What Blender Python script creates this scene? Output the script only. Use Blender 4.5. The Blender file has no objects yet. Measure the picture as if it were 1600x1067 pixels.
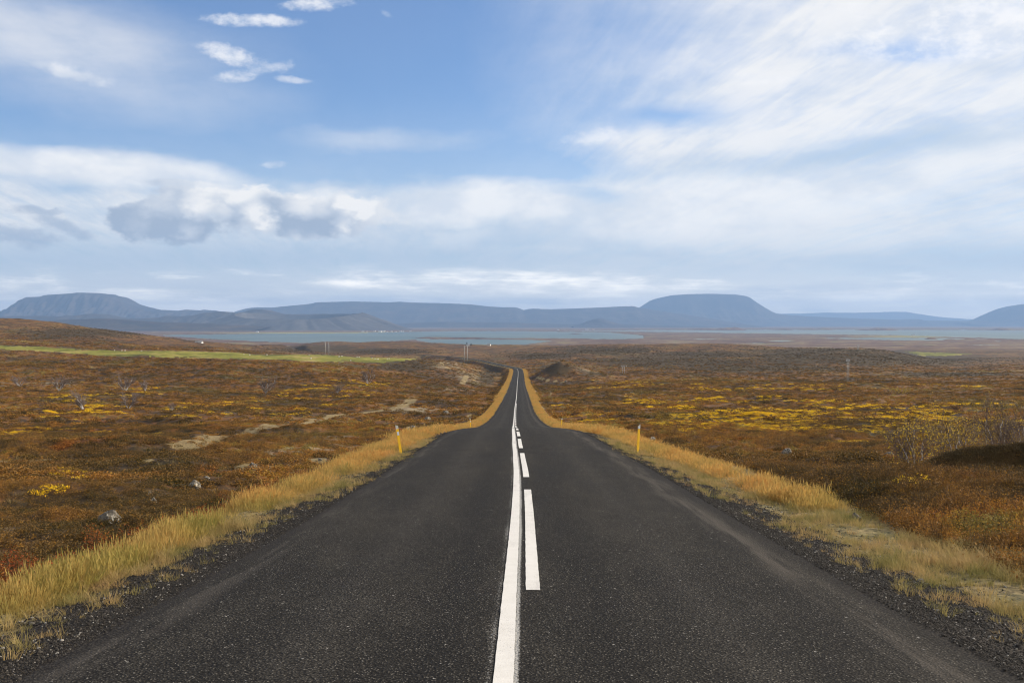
import bpy, bmesh, math, random
import numpy as np
from mathutils import Vector, Matrix
R = math.radians
random.seed(7)
rng = np.random.default_rng(11)
SC = bpy.context.scene
COL = SC.collection

# ------------------------------------------------------------------ camera, exposure, sun
F, CX, HY, EYE = 1556.0, 800.0, 505.0, 1.65       # 35 mm lens on a 1600 px wide frame; horizon row; eye height
cam_d = bpy.data.cameras.new('camera')
cam_d.lens = 35.0 * F / 1555.6; cam_d.sensor_width = 36.0
cam_d.clip_start = 0.2; cam_d.clip_end = 400000.0
cam_d.shift_y = -(533.5 - HY) / 1600.0
cam = bpy.data.objects.new('camera', cam_d); COL.objects.link(cam)
cam.location = (0, 0, EYE); cam.rotation_euler = (R(90), 0, 0)
SC.camera = cam
SC.view_settings.view_transform = 'Standard'; SC.view_settings.look = 'None'
SC.view_settings.exposure = 0.35; SC.view_settings.gamma = 1.0
SC.view_settings.use_curve_mapping = False
SC.render.engine = 'CYCLES'
SC.cycles.use_denoising = True
SC.cycles.filter_width = 1.15
SC.cycles.max_bounces = 6; SC.cycles.diffuse_bounces = 2; SC.cycles.glossy_bounces = 2
SC.cycles.transmission_bounces = 3; SC.cycles.volume_bounces = 0; SC.cycles.transparent_max_bounces = 8
SC.cycles.sample_clamp_indirect = 6.0

SUN_AZ, SUN_EL = R(72), R(25)                      # azimuth from straight ahead (+Y) towards the right (+X)
sun_d = bpy.data.lights.new('sun', 'SUN'); sun_d.energy = 5.0; sun_d.angle = R(0.53); sun_d.color = (1.0, 0.87, 0.70)
sun = bpy.data.objects.new('sun', sun_d); COL.objects.link(sun)
sdir = Vector((math.sin(SUN_AZ) * math.cos(SUN_EL), math.cos(SUN_AZ) * math.cos(SUN_EL), math.sin(SUN_EL)))
sun.rotation_euler = sdir.to_track_quat('Z', 'Y').to_euler()
sun.location = (60, 20, 40)

# ------------------------------------------------------------------ node expression helper
class S:
    """A socket with arithmetic."""
    def __init__(s, nt, sock): s.nt, s.k = nt, sock
    def _m(s, op, *a, clamp=False):
        n = s.nt.nodes.new('ShaderNodeMath'); n.operation = op; n.use_clamp = clamp
        for i, v in enumerate((s,) + a):
            if isinstance(v, S): s.nt.links.new(v.k, n.inputs[i])
            else: n.inputs[i].default_value = float(v)
        return S(s.nt, n.outputs[0])
    def __add__(s, o): return s._m('ADD', o)
    __radd__ = __add__
    def __mul__(s, o): return s._m('MULTIPLY', o)
    __rmul__ = __mul__
    def __sub__(s, o): return s._m('SUBTRACT', o)
    def __rsub__(s, o): return (s * -1.0) + o
    def __truediv__(s, o): return s._m('DIVIDE', o)
    def pow(s, o): return s._m('POWER', o)
    def abs(s): return s._m('ABSOLUTE')
    def max(s, o): return s._m('MAXIMUM', o)
    def min(s, o): return s._m('MINIMUM', o)
    def gt(s, o): return s._m('GREATER_THAN', o)
    def exp(s): return s._m('EXPONENT')
    def clamp(s): return s._m('ADD', 0.0, clamp=True)
    def ss(s, a, b):                                # smoothstep from a to b (b may be below a)
        n = s.nt.nodes.new('ShaderNodeMapRange'); n.interpolation_type = 'SMOOTHSTEP'
        lo, hi, o0, o1 = (a, b, 0.0, 1.0) if a < b else (b, a, 1.0, 0.0)
        s.nt.links.new(s.k, n.inputs[0])
        for i, v in enumerate((lo, hi, o0, o1)): n.inputs[i + 1].default_value = v
        return S(s.nt, n.outputs[0])
def sep(nt, v):
    n = nt.nodes.new('ShaderNodeSeparateXYZ'); nt.links.new(v.k, n.inputs[0])
    return [S(nt, n.outputs[i]) for i in range(3)]
def comb(nt, x, y, z):
    n = nt.nodes.new('ShaderNodeCombineXYZ')
    for i, v in enumerate((x, y, z)):
        if isinstance(v, S): nt.links.new(v.k, n.inputs[i])
        else: n.inputs[i].default_value = float(v)
    return S(nt, n.outputs[0])
def noise(nt, v, scale, detail=3.0, rough=0.55, dist=0.0, dim='3D'):
    n = nt.nodes.new('ShaderNodeTexNoise'); n.noise_dimensions = dim
    if v is not None: nt.links.new(v.k, n.inputs['Vector'])
    n.inputs['Scale'].default_value = scale; n.inputs['Detail'].default_value = detail
    n.inputs['Roughness'].default_value = rough; n.inputs['Distortion'].default_value = dist
    return S(nt, n.outputs[0])
def voro(nt, v, scale, feat='F1', out=0):
    n = nt.nodes.new('ShaderNodeTexVoronoi'); n.feature = feat
    nt.links.new(v.k, n.inputs['Vector']); n.inputs['Scale'].default_value = scale
    return S(nt, n.outputs[out])
def ramp(nt, f, stops):
    n = nt.nodes.new('ShaderNodeValToRGB'); nt.links.new(f.k, n.inputs[0])
    cr = n.color_ramp
    while len(cr.elements) < len(stops): cr.elements.new(0.5)
    for e, (p, c) in zip(cr.elements, stops): e.position = p; e.color = (*c, 1)
    return S(nt, n.outputs[0])
def mix(nt, f, a, b, mode='MIX'):
    n = nt.nodes.new('ShaderNodeMix'); n.data_type = 'RGBA'; n.blend_type = mode
    for i, v in ((0, f), (6, a), (7, b)):
        if isinstance(v, S): nt.links.new(v.k, n.inputs[i])
        elif i == 0: n.inputs[0].default_value = v
        else: n.inputs[i].default_value = (*v, 1)
    return S(nt, n.outputs[2])
def attr(nt, name, kind='GEOMETRY'):
    n = nt.nodes.new('ShaderNodeAttribute'); n.attribute_name = name; n.attribute_type = kind
    return S(nt, n.outputs['Fac'])
def pos(nt):
    n = nt.nodes.new('ShaderNodeNewGeometry'); return S(nt, n.outputs['Position'])
def scaled(nt, v, sx, sy, sz):
    n = nt.nodes.new('ShaderNodeVectorMath'); n.operation = 'MULTIPLY'; nt.links.new(v.k, n.inputs[0])
    n.inputs[1].default_value = (sx, sy, sz); return S(nt, n.outputs[0])
def new_mat(name):
    m = bpy.data.materials.new(name); m.use_nodes = True; nt = m.node_tree; nt.nodes.clear()
    out = nt.nodes.new('ShaderNodeOutputMaterial'); return m, nt, out
def principled(nt, out, color, rough=0.9, spec=0.3, height=None, hdist=0.02, strength=1.0):
    b = nt.nodes.new('ShaderNodeBsdfPrincipled')
    if isinstance(color, S): nt.links.new(color.k, b.inputs['Base Color'])
    else: b.inputs['Base Color'].default_value = (*color, 1)
    if isinstance(rough, S): nt.links.new(rough.k, b.inputs['Roughness'])
    else: b.inputs['Roughness'].default_value = rough
    b.inputs['Specular IOR Level'].default_value = spec
    if height is not None:
        bp = nt.nodes.new('ShaderNodeBump'); nt.links.new(height.k, bp.inputs['Height'])
        bp.inputs['Distance'].default_value = hdist; bp.inputs['Strength'].default_value = strength
        nt.links.new(bp.outputs[0], b.inputs['Normal'])
    if out is not None: nt.links.new(b.outputs[0], out.inputs[0])
    return b

# ------------------------------------------------------------------ world: sky with clouds
world = bpy.data.worlds.new('World'); SC.world = world; world.use_nodes = True
nt = world.node_tree; nt.nodes.clear()
wout = nt.nodes.new('ShaderNodeOutputWorld'); bg = nt.nodes.new('ShaderNodeBackground')
nt.links.new(bg.outputs[0], wout.inputs[0])
SKYS = 0.10
sky = nt.nodes.new('ShaderNodeTexSky'); sky.sky_type = 'NISHITA'; sky.sun_disc = False
sky.sun_elevation = SUN_EL; sky.sun_rotation = SUN_AZ
sky.altitude = 400; sky.air_density = 1.0; sky.dust_density = 0.6; sky.ozone_density = 1.6
tc = nt.nodes.new('ShaderNodeTexCoord'); d = S(nt, tc.outputs['Generated'])
x, y, z = sep(nt, d)
skyc = S(nt, sky.outputs[0])
# a little paler and brighter than clean air gives: thin veil everywhere
zc = z.max(0.0)
yy = y.max(0.15)
front = y.ss(0.0, 0.35)
U = x / yy * F + CX                                # tangent of the azimuth, in the units the clouds were measured in
V = HY - z / yy * F
w1 = noise(nt, scaled(nt, d, 1, 1, 2.4), 6.0, 5, 0.55)
w2 = noise(nt, scaled(nt, d, 1, 1, 2.4), 9.0, 5, 0.55)
Uw = U + (w1 - 0.5) * 170.0
Vw = V + (w2 - 0.5) * 75.0
def blob(cx, cy, rx, ry, rot=0.0, p=Uw, q=Vw):
    c, s_ = math.cos(R(rot)), math.sin(R(rot))     # rot > 0 climbs to the right
    dx = p - cx; dy = q - cy
    a = (dx * c - dy * s_) / rx; b = (dx * s_ + dy * c) / ry
    return (a * a + b * b)                          # <1 inside
def soft(e, k=1.0): return (e * (-k)).exp()
# cirrus layer: plane projection, drawn out along the view direction so that it fans out
h = zc + 0.06
pl = comb(nt, x / h, y / h, 0.0)
c_, s_ = math.cos(R(-8)), math.sin(R(-8))
px_, py_, _ = sep(nt, pl)
str_ = comb(nt, (px_ * c_ - py_ * s_) * 1.0, (px_ * s_ + py_ * c_) * 0.26, 0.0)
ci = noise(nt, str_, 1.3, 8, 0.62, 0.35)
ci2 = noise(nt, str_, 4.0, 6, 0.6, 0.5)
fl = noise(nt, scaled(nt, d, 1, 1, 3.2), 9.0, 7, 0.6)
fl2 = noise(nt, scaled(nt, d, 1, 1, 5.0), 3.2, 5, 0.55)
# right hand cover: everything right of a line that climbs from (820,250) to (1180,0)
line = (Uw - 960.0) + (Vw - 120.0) * 1.15
side = line.ss(-260.0, 330.0)
low = Vw.ss(235.0, 330.0)
cover = (side.max(low * 0.85)) * front + (1.0 - front) * 0.9
thin = ((ci * 0.55 + ci2 * 0.2 + fl2 * 0.35) - 0.50) * 3.4
ci3 = noise(nt, comb(nt, (px_ * c_ - py_ * s_) * 1.0, (px_ * s_ + py_ * c_) * 0.16, 0.0), 9.0, 9, 0.68, 0.6); ci4 = noise(nt, comb(nt, (px_ * c_ - py_ * s_) * 1.0, (px_ * s_ + py_ * c_) * 0.3, 4.0), 3.0, 8, 0.65, 0.5)
a_ci = ((thin + cover * 1.85 - 0.58)).clamp() * (0.95 + (ci3 - .5) * .7 + (ci4 - .5) * .7).clamp()
a_ci = a_ci.max((U.ss(640.0, 1180.0) * (0.62 + (ci3 - .5) * .6 + (ci4 - .5) * .6 + (w2 - .5) * .9)).clamp() * front)
hole = soft(blob(1050, 180, 95, 22, 3)) * 0.8
hole = hole.max(soft(blob(860, 262, 110, 28, -3)) * 0.9).max(soft(blob(915, 300, 55, 10, -8)) * 0.8)
hole = hole.max(soft(blob(1400, 78, 110, 16, 4)) * 0.75).max(soft(blob(560, 250, 260, 34, 0)) * 0.75)
a_ci = a_ci * (1.0 - hole * front)
veil = soft(blob(60, 60, 330, 85, -16)) * 0.62
veil = veil.max(soft(blob(70, 262, 330, 34, -4)) * 1.0).max(soft(blob(610, 222, 170, 20, 2)) * 0.45)
veil = veil.max(soft(blob(700, 310, 330, 32, 0)) * 0.95).max(soft(blob(100, 110, 95, 18, -20)) * 0.75)
veil = (veil * (0.55 + fl * 0.9)).clamp() * front
haze_veil = V.ss(120.0, 470.0) * 0.5 + 0.04
alpha = a_ci.max(veil).max(haze_veil)
white = mix(nt, (fl * .5 + ci3 * .25 + ci4 * .25).ss(0.38, 0.60), (0.60, 0.635, 0.685), (0.80, 0.785, 0.765))
greyb = ((fl2.ss(0.42, 0.66)) * V.ss(180.0, 420.0)).max(soft(blob(1330, 235, 330, 22, 8)) * 0.9)
greyb = greyb.max(V.ss(330.0, 405.0) * 0.85 * (1.0 - soft(blob(1350, 350, 330, 45, 6)) * 0.85)).clamp()
cloudc = mix(nt, greyb, white, (0.44, 0.53, 0.635))
warm = (soft(blob(1350, 340, 380, 55, 8)) * 0.75).max(soft(blob(1500, 60, 250, 60, 3)) * 0.8)
cloudc = mix(nt, warm * fl.ss(0.3, 0.62), cloudc, (0.76, 0.755, 0.745))
skyb = mix(nt, 1.0, skyc, (SKYS * 0.74, SKYS * 0.93, SKYS * 1.20), 'MULTIPLY')
col = mix(nt, alpha * 0.93, skyb, cloudc)
# small bright wisps high on the left
fw = noise(nt, scaled(nt, d, 1, 1, 1.8), 30.0, 6, 0.68); fw2 = noise(nt, scaled(nt, d, 1, 1, 1.8), 11.0, 4, 0.55)
Us = U + (w1 - 0.5) * 30.0; Vs = V + (w2 - 0.5) * 22.0
def wisp(cx, cy, rx, ry, rot, k=1.0): return ((1.0 - blob(cx, cy, rx, ry, rot, Us, Vs)) + (fw - 0.5) * 4.2 + (fw2 - 0.5) * 2.0).ss(-0.25, 1.5) * k
wm = wisp(392, 34, 78, 11, -3).max(wisp(490, 6, 60, 12, 6)).max(wisp(375, 92, 66, 15, -16, .95)).max(wisp(395, 112, 60, 11, 10, .8)).max(wisp(455, 124, 30, 5, -6, .6)).max(wisp(428, 253, 22, 7, 0, .8)).max(wisp(603, 18, 12, 5, -30, .4))
wm = wm.max(wisp(110, 112, 70, 16, -16, .6)).max(wisp(1195, 128, 60, 9, 2, .5)).max(wisp(960, 215, 70, 16, 4, .7)).max(wisp(1175, 122, 30, 8, 0, .5))
tr = ((1.0 - blob(1500, 34, 280, 62, 4, Us, Vs)) + (fw - 0.5) * 2.6 + (fw2 - 0.5) * 3.0).ss(-0.1, 1.3) * 0.95
wm = wm.max(tr) * front
col = mix(nt, wm * 0.78, col, mix(nt, fw.ss(.35, .62), (0.62, 0.66, 0.73), (0.83, 0.82, 0.82)))
# broad white bands low on the left and across the middle
bnd = ((1.0 - blob(120, 262, 300, 30, -5, Us, Vs)) + (fw2 - 0.5) * 2.0).ss(-0.5, 1.0) * .85
bnd = bnd.max(((1.0 - blob(780, 318, 300, 34, 1, Us, Vs)) + (fw2 - 0.5) * 2.6 + (fw - .5) * 1.2).ss(-0.6, 1.1) * .85).max(((1.0 - blob(1130, 320, 360, 50, 7, Us, Vs)) + (fw2 - 0.5) * 3.0).ss(-0.8, 1.2) * .7)
bnd = bnd * (1.0 - (soft(blob(860, 262, 90, 18, -3, Us, Vs)).max(soft(blob(930, 300, 50, 9, -6, Us, Vs)))) * .9)
col = mix(nt, bnd * front, col, mix(nt, fw2.ss(.4, .6), (.66, .69, .735), (.84, .83, .815)))
# cumulus bank low on the left: billows lit from the right and above, grey underneath
pn = noise(nt, scaled(nt, d, 1, 1, 1.6), 24.0, 9, 0.62); pf = noise(nt, scaled(nt, d, 1, 1, 1.8), 62.0, 7, 0.62)
vb = nt.nodes.new('ShaderNodeTexVoronoi'); vb.feature = 'SMOOTH_F1'; vb.inputs['Scale'].default_value = 34.0; vb.inputs['Smoothness'].default_value = 0.35
wpv = nt.nodes.new('ShaderNodeVectorMath'); wpv.operation = 'ADD'; nt.links.new(scaled(nt, d, 1, 1, 1.25).k, wpv.inputs[0]); nt.links.new(comb(nt, (pf - .5) * 0.03, 0, (pf - .5) * 0.02).k, wpv.inputs[1])
nt.links.new(wpv.outputs[0], vb.inputs['Vector']); bil = S(nt, vb.outputs[0])
Uc = U + (pn - 0.5) * 26.0; Vc = V + (bil - 0.4) * 16.0
def cb(cx, cy, rx, ry, rot=0): return 1.0 - blob(cx, cy, rx, ry, rot, Uc, Vc)
base = (V + (pn - .5) * 26.0).ss(384.0, 362.0)                       # flat-ish underside of the right part
right = (cb(470, 338, 150, 34, -2).max(cb(375, 325, 85, 36)).max(cb(540, 336, 70, 32)).max(cb(310, 318, 70, 30)))
left = cb(262, 352, 96, 34, 4).max(cb(235, 330, 55, 24, 10)).max(cb(200, 350, 40, 26))
shelf = 1.0 - blob(300, 289, 80, 8, -3, Uc, V + (pn - .5) * 14.0)
cum = (right.max(left)) + (pn - 0.5) * 1.7 + (pf - .5) * 1.5
ca = cum.ss(-0.25, 0.50)
ca = ca.max((shelf + (pn - 0.5) * 2.0).ss(-.3, 1.0) * 0.7) * front
lit = (V + (bil - 0.4) * 78.0 + (pn - 0.5) * 40.0 + (pf - .5) * 26.0).ss(388.0, 306.0)
lit = lit * (0.25 + 0.75 * (U + (pn - .5) * 150.0).ss(220.0, 360.0)) + (pf - .5) * .5 + (bil - .42) * -.5
lit = lit.max((U + (pn - .5) * 80.0).ss(520.0, 600.0) * .8)
cc = ramp(nt, lit, [(0.0, (0.315, 0.38, 0.48)), (0.32, (0.46, 0.51, 0.585)), (0.65, (0.63, 0.65, 0.68)), (0.95, (0.84, 0.82, 0.79))])
col = mix(nt, ca * 0.96, col, cc)
g1 = (1.0 - blob(20, 368, 80, 20, -8, Uc, Vc)).max(1.0 - blob(98, 354, 60, 15, -24, Uc, Vc)).max(1.0 - blob(55, 330, 44, 8, 0, Uc, Vc)) + (pn - 0.5) * 2.2 + (pf - .5) * 2.2
col = mix(nt, g1.ss(-.3, 1.0) * 0.7 * front, col, (0.31, 0.385, 0.50))
# bright cream bars and small clouds just above the mountains
bars = noise(nt, scaled(nt, d, 1, 1, 12.0), 3.0, 7, 0.62); b2 = noise(nt, scaled(nt, d, 1, 1, 4.5), 16.0, 6, 0.62)
glow = V.ss(400.0, 500.0)
col = mix(nt, glow * (0.68 + 0.25 * U.ss(300.0, 1300.0)), col, (1.38, 1.22, 0.98))
bm = V.ss(408.0, 440.0)
col = mix(nt, (bars * .6 + b2 * .4).ss(0.47, 0.66) * bm * 0.8, col, (1.75, 1.58, 1.32))
col = mix(nt, (bars * .75 + b2 * .25).ss(0.49, 0.38) * V.ss(425.0, 455.0) * 0.75, col, (0.62, 0.65, 0.68))
below = z.ss(0.0, -0.03)
col = mix(nt, below, col, (0.18, 0.18, 0.18))
nt.links.new(col.k, bg.inputs[0]); bg.inputs[1].default_value = 1.0

# ------------------------------------------------------------------ numeric helpers
def vnoise(X, Y, seed=0):
    X = np.asarray(X, float); Y = np.asarray(Y, float)
    xi = np.floor(X).astype(np.int64); yi = np.floor(Y).astype(np.int64)
    xf = X - xi; yf = Y - yi
    def g(a, b, dx, dy):
        hsh = (a * 374761393 + b * 668265263 + seed * 974634777) & 0xffffffff
        hsh = ((hsh ^ (hsh >> 13)) * 1274126177) & 0xffffffff
        hsh = hsh ^ (hsh >> 16)
        th = (hsh & 0xffff) / 65536.0 * 2 * np.pi
        return np.cos(th) * dx + np.sin(th) * dy
    u = xf * xf * xf * (xf * (xf * 6 - 15) + 10); v = yf * yf * yf * (yf * (yf * 6 - 15) + 10)
    a = g(xi, yi, xf, yf); b = g(xi + 1, yi, xf - 1, yf); c = g(xi, yi + 1, xf, yf - 1); e = g(xi + 1, yi + 1, xf - 1, yf - 1)
    return ((a + (b - a) * u) + ((c + (e - c) * u) - (a + (b - a) * u)) * v) * 1.5
def fbm(X, Y, oct=4, seed=0, gain=0.5):
    s = 0; a = 1.0
    for i in range(oct):
        s = s + a * vnoise(X * 2 ** i + 17.3 * i, Y * 2 ** i - 9.1 * i, seed + i); a *= gain
    return s
def sst(x, a, b):
    t = np.clip((x - a) / (b - a), 0, 1); return t * t * (3 - 2 * t)
def gsm(a, s, axis=0):
    r = int(3 * s) + 1; k = np.exp(-0.5 * (np.arange(-r, r + 1) / s) ** 2); k /= k.sum()
    return np.apply_along_axis(lambda v: np.convolve(np.pad(v, r, mode='edge'), k, mode='valid'), axis, a)

# ------------------------------------------------------------------ road course (X, Y, Z)
rd = [(-90, -.15, 9.0), (-40, -.10, 3.9), (0, -.02, .0), (6.5, .05, -.62), (9, .088, -.83), (12.8, .14, -1.10), (18.5, .20, -1.50), (23.5, .215, -1.83),
      (31.6, .185, -2.38), (47, .17, -3.45), (60, .175, -4.70), (70, .19, -5.70), (93, .235, -8.05), (123, .34, -10.5), (163, .50, -13.3), (180, .57, -14.1),
      (266, 1.3, -18.2), (350, 1.85, -21.9), (440, 2.4, -25.4), (530, 3.2, -28.1), (613, 3.9, -30.0), (680, 4.3, -31.4), (722, 4.4, -32.0)]
rd = [(a[1], a[0], a[2]) for a in rd] + [(2.6, 762, -32.3), (-10.5, 820, -32.4), (-30, 930, -32.8), (-59, 1050, -34.2), (-100, 1200, -36.8),
      (-146, 1350, -39.8), (-228, 1480, -42.5), (-322, 1600, -46.0), (-404, 1850, -47.0), (-554, 2300, -47.6), (-652, 2600, -55), (-850, 3200, -80), (-1000, 3700, -87)]
rd = np.array(rd, float)
seg = np.r_[0, np.cumsum(np.hypot(np.diff(rd[:, 0]), np.diff(rd[:, 1])))]
ss_ = np.arange(0, seg[-1], 1.0)
RP = np.stack([np.interp(ss_, seg, rd[:, i]) for i in range(3)], 1)
near = gsm(RP, 3.5); far = gsm(RP, 16.0)
wf = sst(RP[:, 1], 60, 140)[:, None]
RP = near * (1 - wf) + far * wf
RT = np.gradient(RP, axis=0); RT /= np.linalg.norm(RT[:, :2], axis=1)[:, None]
RS = np.r_[0, np.cumsum(np.hypot(np.diff(RP[:, 0]), np.diff(RP[:, 1])))]
i_str = int(np.searchsorted(RP[:, 1], 735))
def road_near(X, Y):
    """signed offset from the centreline, road height, distance along"""
    X = np.asarray(X, float).ravel(); Y = np.asarray(Y, float).ravel()
    off = X - np.interp(Y, RP[:i_str, 1], RP[:i_str, 0]); zr = np.interp(Y, RP[:i_str, 1], RP[:i_str, 2]); s = np.interp(Y, RP[:i_str, 1], RS[:i_str])
    m = np.where(Y > 728)[0]
    off[m] = 1e4
    if len(m):
        xr = np.interp(np.clip(Y[m], 730, 3700), RP[i_str - 10:, 1], RP[i_str - 10:, 0])
        m2 = m[(np.abs(X[m] - xr) < 260) & (Y[m] < 3800)]
        P = RP[i_str - 12:]; T = RT[i_str - 12:]; SS = RS[i_str - 12:]
        for k in range(0, len(m2), 4000):
            j = m2[k:k + 4000]
            dx = X[j][:, None] - P[None, ::3, 0]; dy = Y[j][:, None] - P[None, ::3, 1]
            b = np.argmin(dx * dx + dy * dy, 1) * 3
            lo = np.clip(b - 3, 0, len(P) - 1)
            best = b; bd = np.full(len(j), 1e18)
            for q in range(0, 7):
                c = np.clip(lo + q, 0, len(P) - 1); dd = (X[j] - P[c, 0]) ** 2 + (Y[j] - P[c, 1]) ** 2
                best = np.where(dd < bd, c, best); bd = np.minimum(dd, bd)
            off[j] = (X[j] - P[best, 0]) * T[best, 1] - (Y[j] - P[best, 1]) * T[best, 0]
            zr[j] = P[best, 2]; s[j] = SS[best]
    return off, zr, s

# ------------------------------------------------------------------ terrain height
HALF = 3.1
L = [(0, -1.2), (6, -1.5), (10, -1.95), (20, -2.9), (40, -5.1), (60, -7.1), (80, -8.9), (100, -10.5), (150, -13.7), (200, -16.2), (250, -18.5), (300, -20.6), (350, -22.2)]
L0 = [(0, -1.2), (6, -1.4), (10, -1.8), (20, -2.7), (40, -5.0), (60, -7.0)] + L[6:]
RR = [(0, -.9), (6, -1.2), (10, -1.5), (20, -2.35), (30, -3.3), (40, -4.5), (60, -6.7), (80, -8.8), (100, -10.4), (150, -13.5), (200, -16.3), (250, -18.6), (300, -20.7)]
R2 = [(0, -.7), (6, -.95), (10, -1.2), (20, -1.85), (25, -2.2), (30, -2.95), (36, -4.1), (45, -5.3), (60, -6.8)] + RR[7:]
R3 = [(0, -.65), (6, -.85), (10, -1.1), (20, -1.75), (25, -2.2), (29, -2.75), (32, -3.2), (37, -4.1), (45, -5.3), (60, -6.8)] + RR[7:]
R35 = [(0, -.65), (6, -.85), (10, -1.1), (20, -1.75), (25, -2.3), (28, -2.7), (30.2, -2.75), (32, -2.95), (36, -4.0), (45, -5.3), (60, -6.8)] + RR[7:]
R4 = [(0, -.6), (6, -.8), (10, -1.05), (20, -1.6), (25, -2.35), (28, -2.85), (31.5, -3.0), (34, -3.2), (38, -4.0), (48, -5.5), (60, -6.8)] + RR[7:]
Z = lambda Dd, yp: (Dd, EYE - (yp - HY) * Dd / F)
tail = [(4200, -89.5), (200000, -89.5)]
cols = {
 -700: L0 + [Z(400, 588), Z(450, 568), Z(520, 565), Z(700, 541), Z(850, 522), Z(1000, 500), Z(1300, 486), (1700, 0), (3000, -70)] + tail,
 0: L0 + [Z(400, 590), Z(450, 570), Z(520, 567), Z(560, 546), Z(700, 540), Z(850, 529), Z(1000, 514), Z(1200, 497), (1500, -5), (2500, -80)] + tail,
 100: L0 + [Z(400, 590), Z(450, 569), Z(520, 563), Z(600, 551), Z(720, 543), Z(900, 532), Z(1200, 506), (1600, -20), (2500, -80)] + tail,
 200: L + [Z(410, 588), Z(460, 566), Z(520, 557), Z(700, 547), Z(900, 540), Z(1100, 528), Z(1300, 519), (1650, -35), (2600, -82)] + tail,
 310: L + [Z(410, 589), Z(460, 566), Z(520, 560), Z(720, 549), Z(900, 545), Z(1200, 538), Z(1600, 533), (2000, -55), (2700, -84)] + tail,
 400: L + [Z(420, 588), Z(470, 565), Z(540, 561), Z(750, 554), Z(1000, 550), Z(1300, 546), Z(1900, 539), (2400, -75), (3200, -86)] + tail,
 520: L + [Z(430, 588), Z(480, 568), Z(560, 563), Z(740, 556), (950, -33), (1250, -41), Z(1600, 551.5), Z(2000, 546), Z(2600, 537), Z(3000, 531), (3700, -84)] + tail,
 600: L[:-1] + [(350, -23), Z(450, 593), Z(540, 567), Z(620, 564), Z(760, 561), (950, -34), (1150, -37.5), Z(1450, 551), Z(2000, 541), Z(2600, 532), (3300, -84)] + tail,
 665: L[:-1] + [(350, -23.5), Z(470, 593), Z(580, 568), Z(700, 561), Z(850, 561), (1000, -36), Z(1350, 552), Z(2000, 541), Z(2500, 532), (3200, -84)] + tail,
 715: L[:-1] + [(350, -24), Z(500, 590), Z(620, 577), Z(760, 565), Z(850, 564), (950, -37.5), Z(1300, 555), Z(1900, 544), Z(2400, 540), (3000, -84)] + tail,
 765: L[:-1] + [(350, -24.5), (450, -28.5), (600, -34), (740, -36.5), (880, -37), Z(1100, 560), Z(1500, 552), Z(2000, 543), Z(2400, 538.5), (3000, -84)] + tail,
 850: RR[:-1] + [(300, -21), (400, -26), (600, -32), (800, -34), Z(1000, 562), Z(1400, 550), Z(1800, 542), Z(2300, 537.5), (3000, -84)] + tail,
 1000: RR + [Z(400, 605), Z(600, 586), Z(800, 570), Z(1000, 558), Z(1300, 545), Z(1600, 536.5), (2100, -60), (3000, -84)] + tail,
 1130: R2 + [Z(400, 604), Z(600, 584), Z(800, 569), Z(1000, 556), Z(1300, 542), Z(1600, 534.5), (2100, -60), (3000, -84)] + tail,
 1210: R2 + [Z(400, 604), Z(600, 584), Z(800, 571), Z(1000, 558), Z(1300, 547), Z(1600, 541.5), (2100, -60), (3000, -84)] + tail,
 1380: R3 + [Z(400, 604), Z(600, 585), Z(800, 570), Z(1000, 557), Z(1200, 547), (1500, -50), (2300, -72), (3200, -84)] + tail,
 1415: R3 + [Z(400, 604), Z(600, 587), Z(800, 576), Z(1000, 564), Z(1200, 555), (1500, -56), Z(2100, 556), Z(2600, 549), (3300, -84)] + tail,
 1500: R35 + [Z(400, 603), Z(600, 588), Z(900, 580), Z(1200, 568), Z(1500, 562), Z(2100, 555.5), Z(2600, 549.5), (3300, -85)] + tail,
 1600: R4 + [Z(400, 603), Z(600, 587), Z(900, 574), Z(1200, 566), Z(1500, 560), Z(2100, 554), Z(2600, 548), (3300, -85)] + tail,
 2400: R4 + [Z(400, 603), Z(600, 585), Z(900, 570), Z(1200, 561), Z(1500, 555), Z(2100, 549), Z(2600, 544), (3300, -85)] + tail,
}
LOGD = np.linspace(math.log(2.0), math.log(150000.0), 420)
PXG = np.linspace(-700, 2400, 311)
ck = sorted(cols); tab = np.array([np.interp(np.exp(LOGD), [p[0] for p in cols[k]], [p[1] for p in cols[k]]) for k in ck])
tab = np.array([np.interp(PXG, ck, tab[:, i]) for i in range(tab.shape[1])]).T     # px, logD
tab = gsm(tab, 1.2, 1); tab = gsm(tab, 2.0, 0)
def lookup(px, D):
    a = np.clip((px - PXG[0]) / (PXG[1] - PXG[0]), 0, len(PXG) - 1.001); b = np.clip((np.log(np.maximum(D, 2.0)) - LOGD[0]) / (LOGD[1] - LOGD[0]), 0, len(LOGD) - 1.001)
    i = a.astype(int); j = b.astype(int); fa = a - i; fb = b - j
    return (tab[i, j] * (1 - fa) + tab[i + 1, j] * fa) * (1 - fb) + (tab[i, j + 1] * (1 - fa) + tab[i + 1, j + 1] * fa) * fb
BUMPS = [(872, 560, 8.5, 17, 7.5), (902, 575, 15, 22, 4.6), (730, 99, 3.2, 2.2, -1.3), (1360, 1150, 60, 120, 3.0), (1300, 950, 40, 60, 3), (1080, 1250, 60, 90, 3.0), (960, 1050, 40, 50, 4), (480, 1900, 40, 90, 6),
         (30, 26, 2.5, 1.6, .35), (60, 34, 4, 2, .5), (235, 88, 9, 2.2, .9), (120, 84, 9, 2.4, .7), (420, 60, 4, 2, .4), (1650, 31.0, 2.2, .42, 1.05), (1450, 20, 2, 1.5, .12), (1180, 47, 4, 1.8, .5), (1290, 52, 5, 2.0, .6)]
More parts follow.
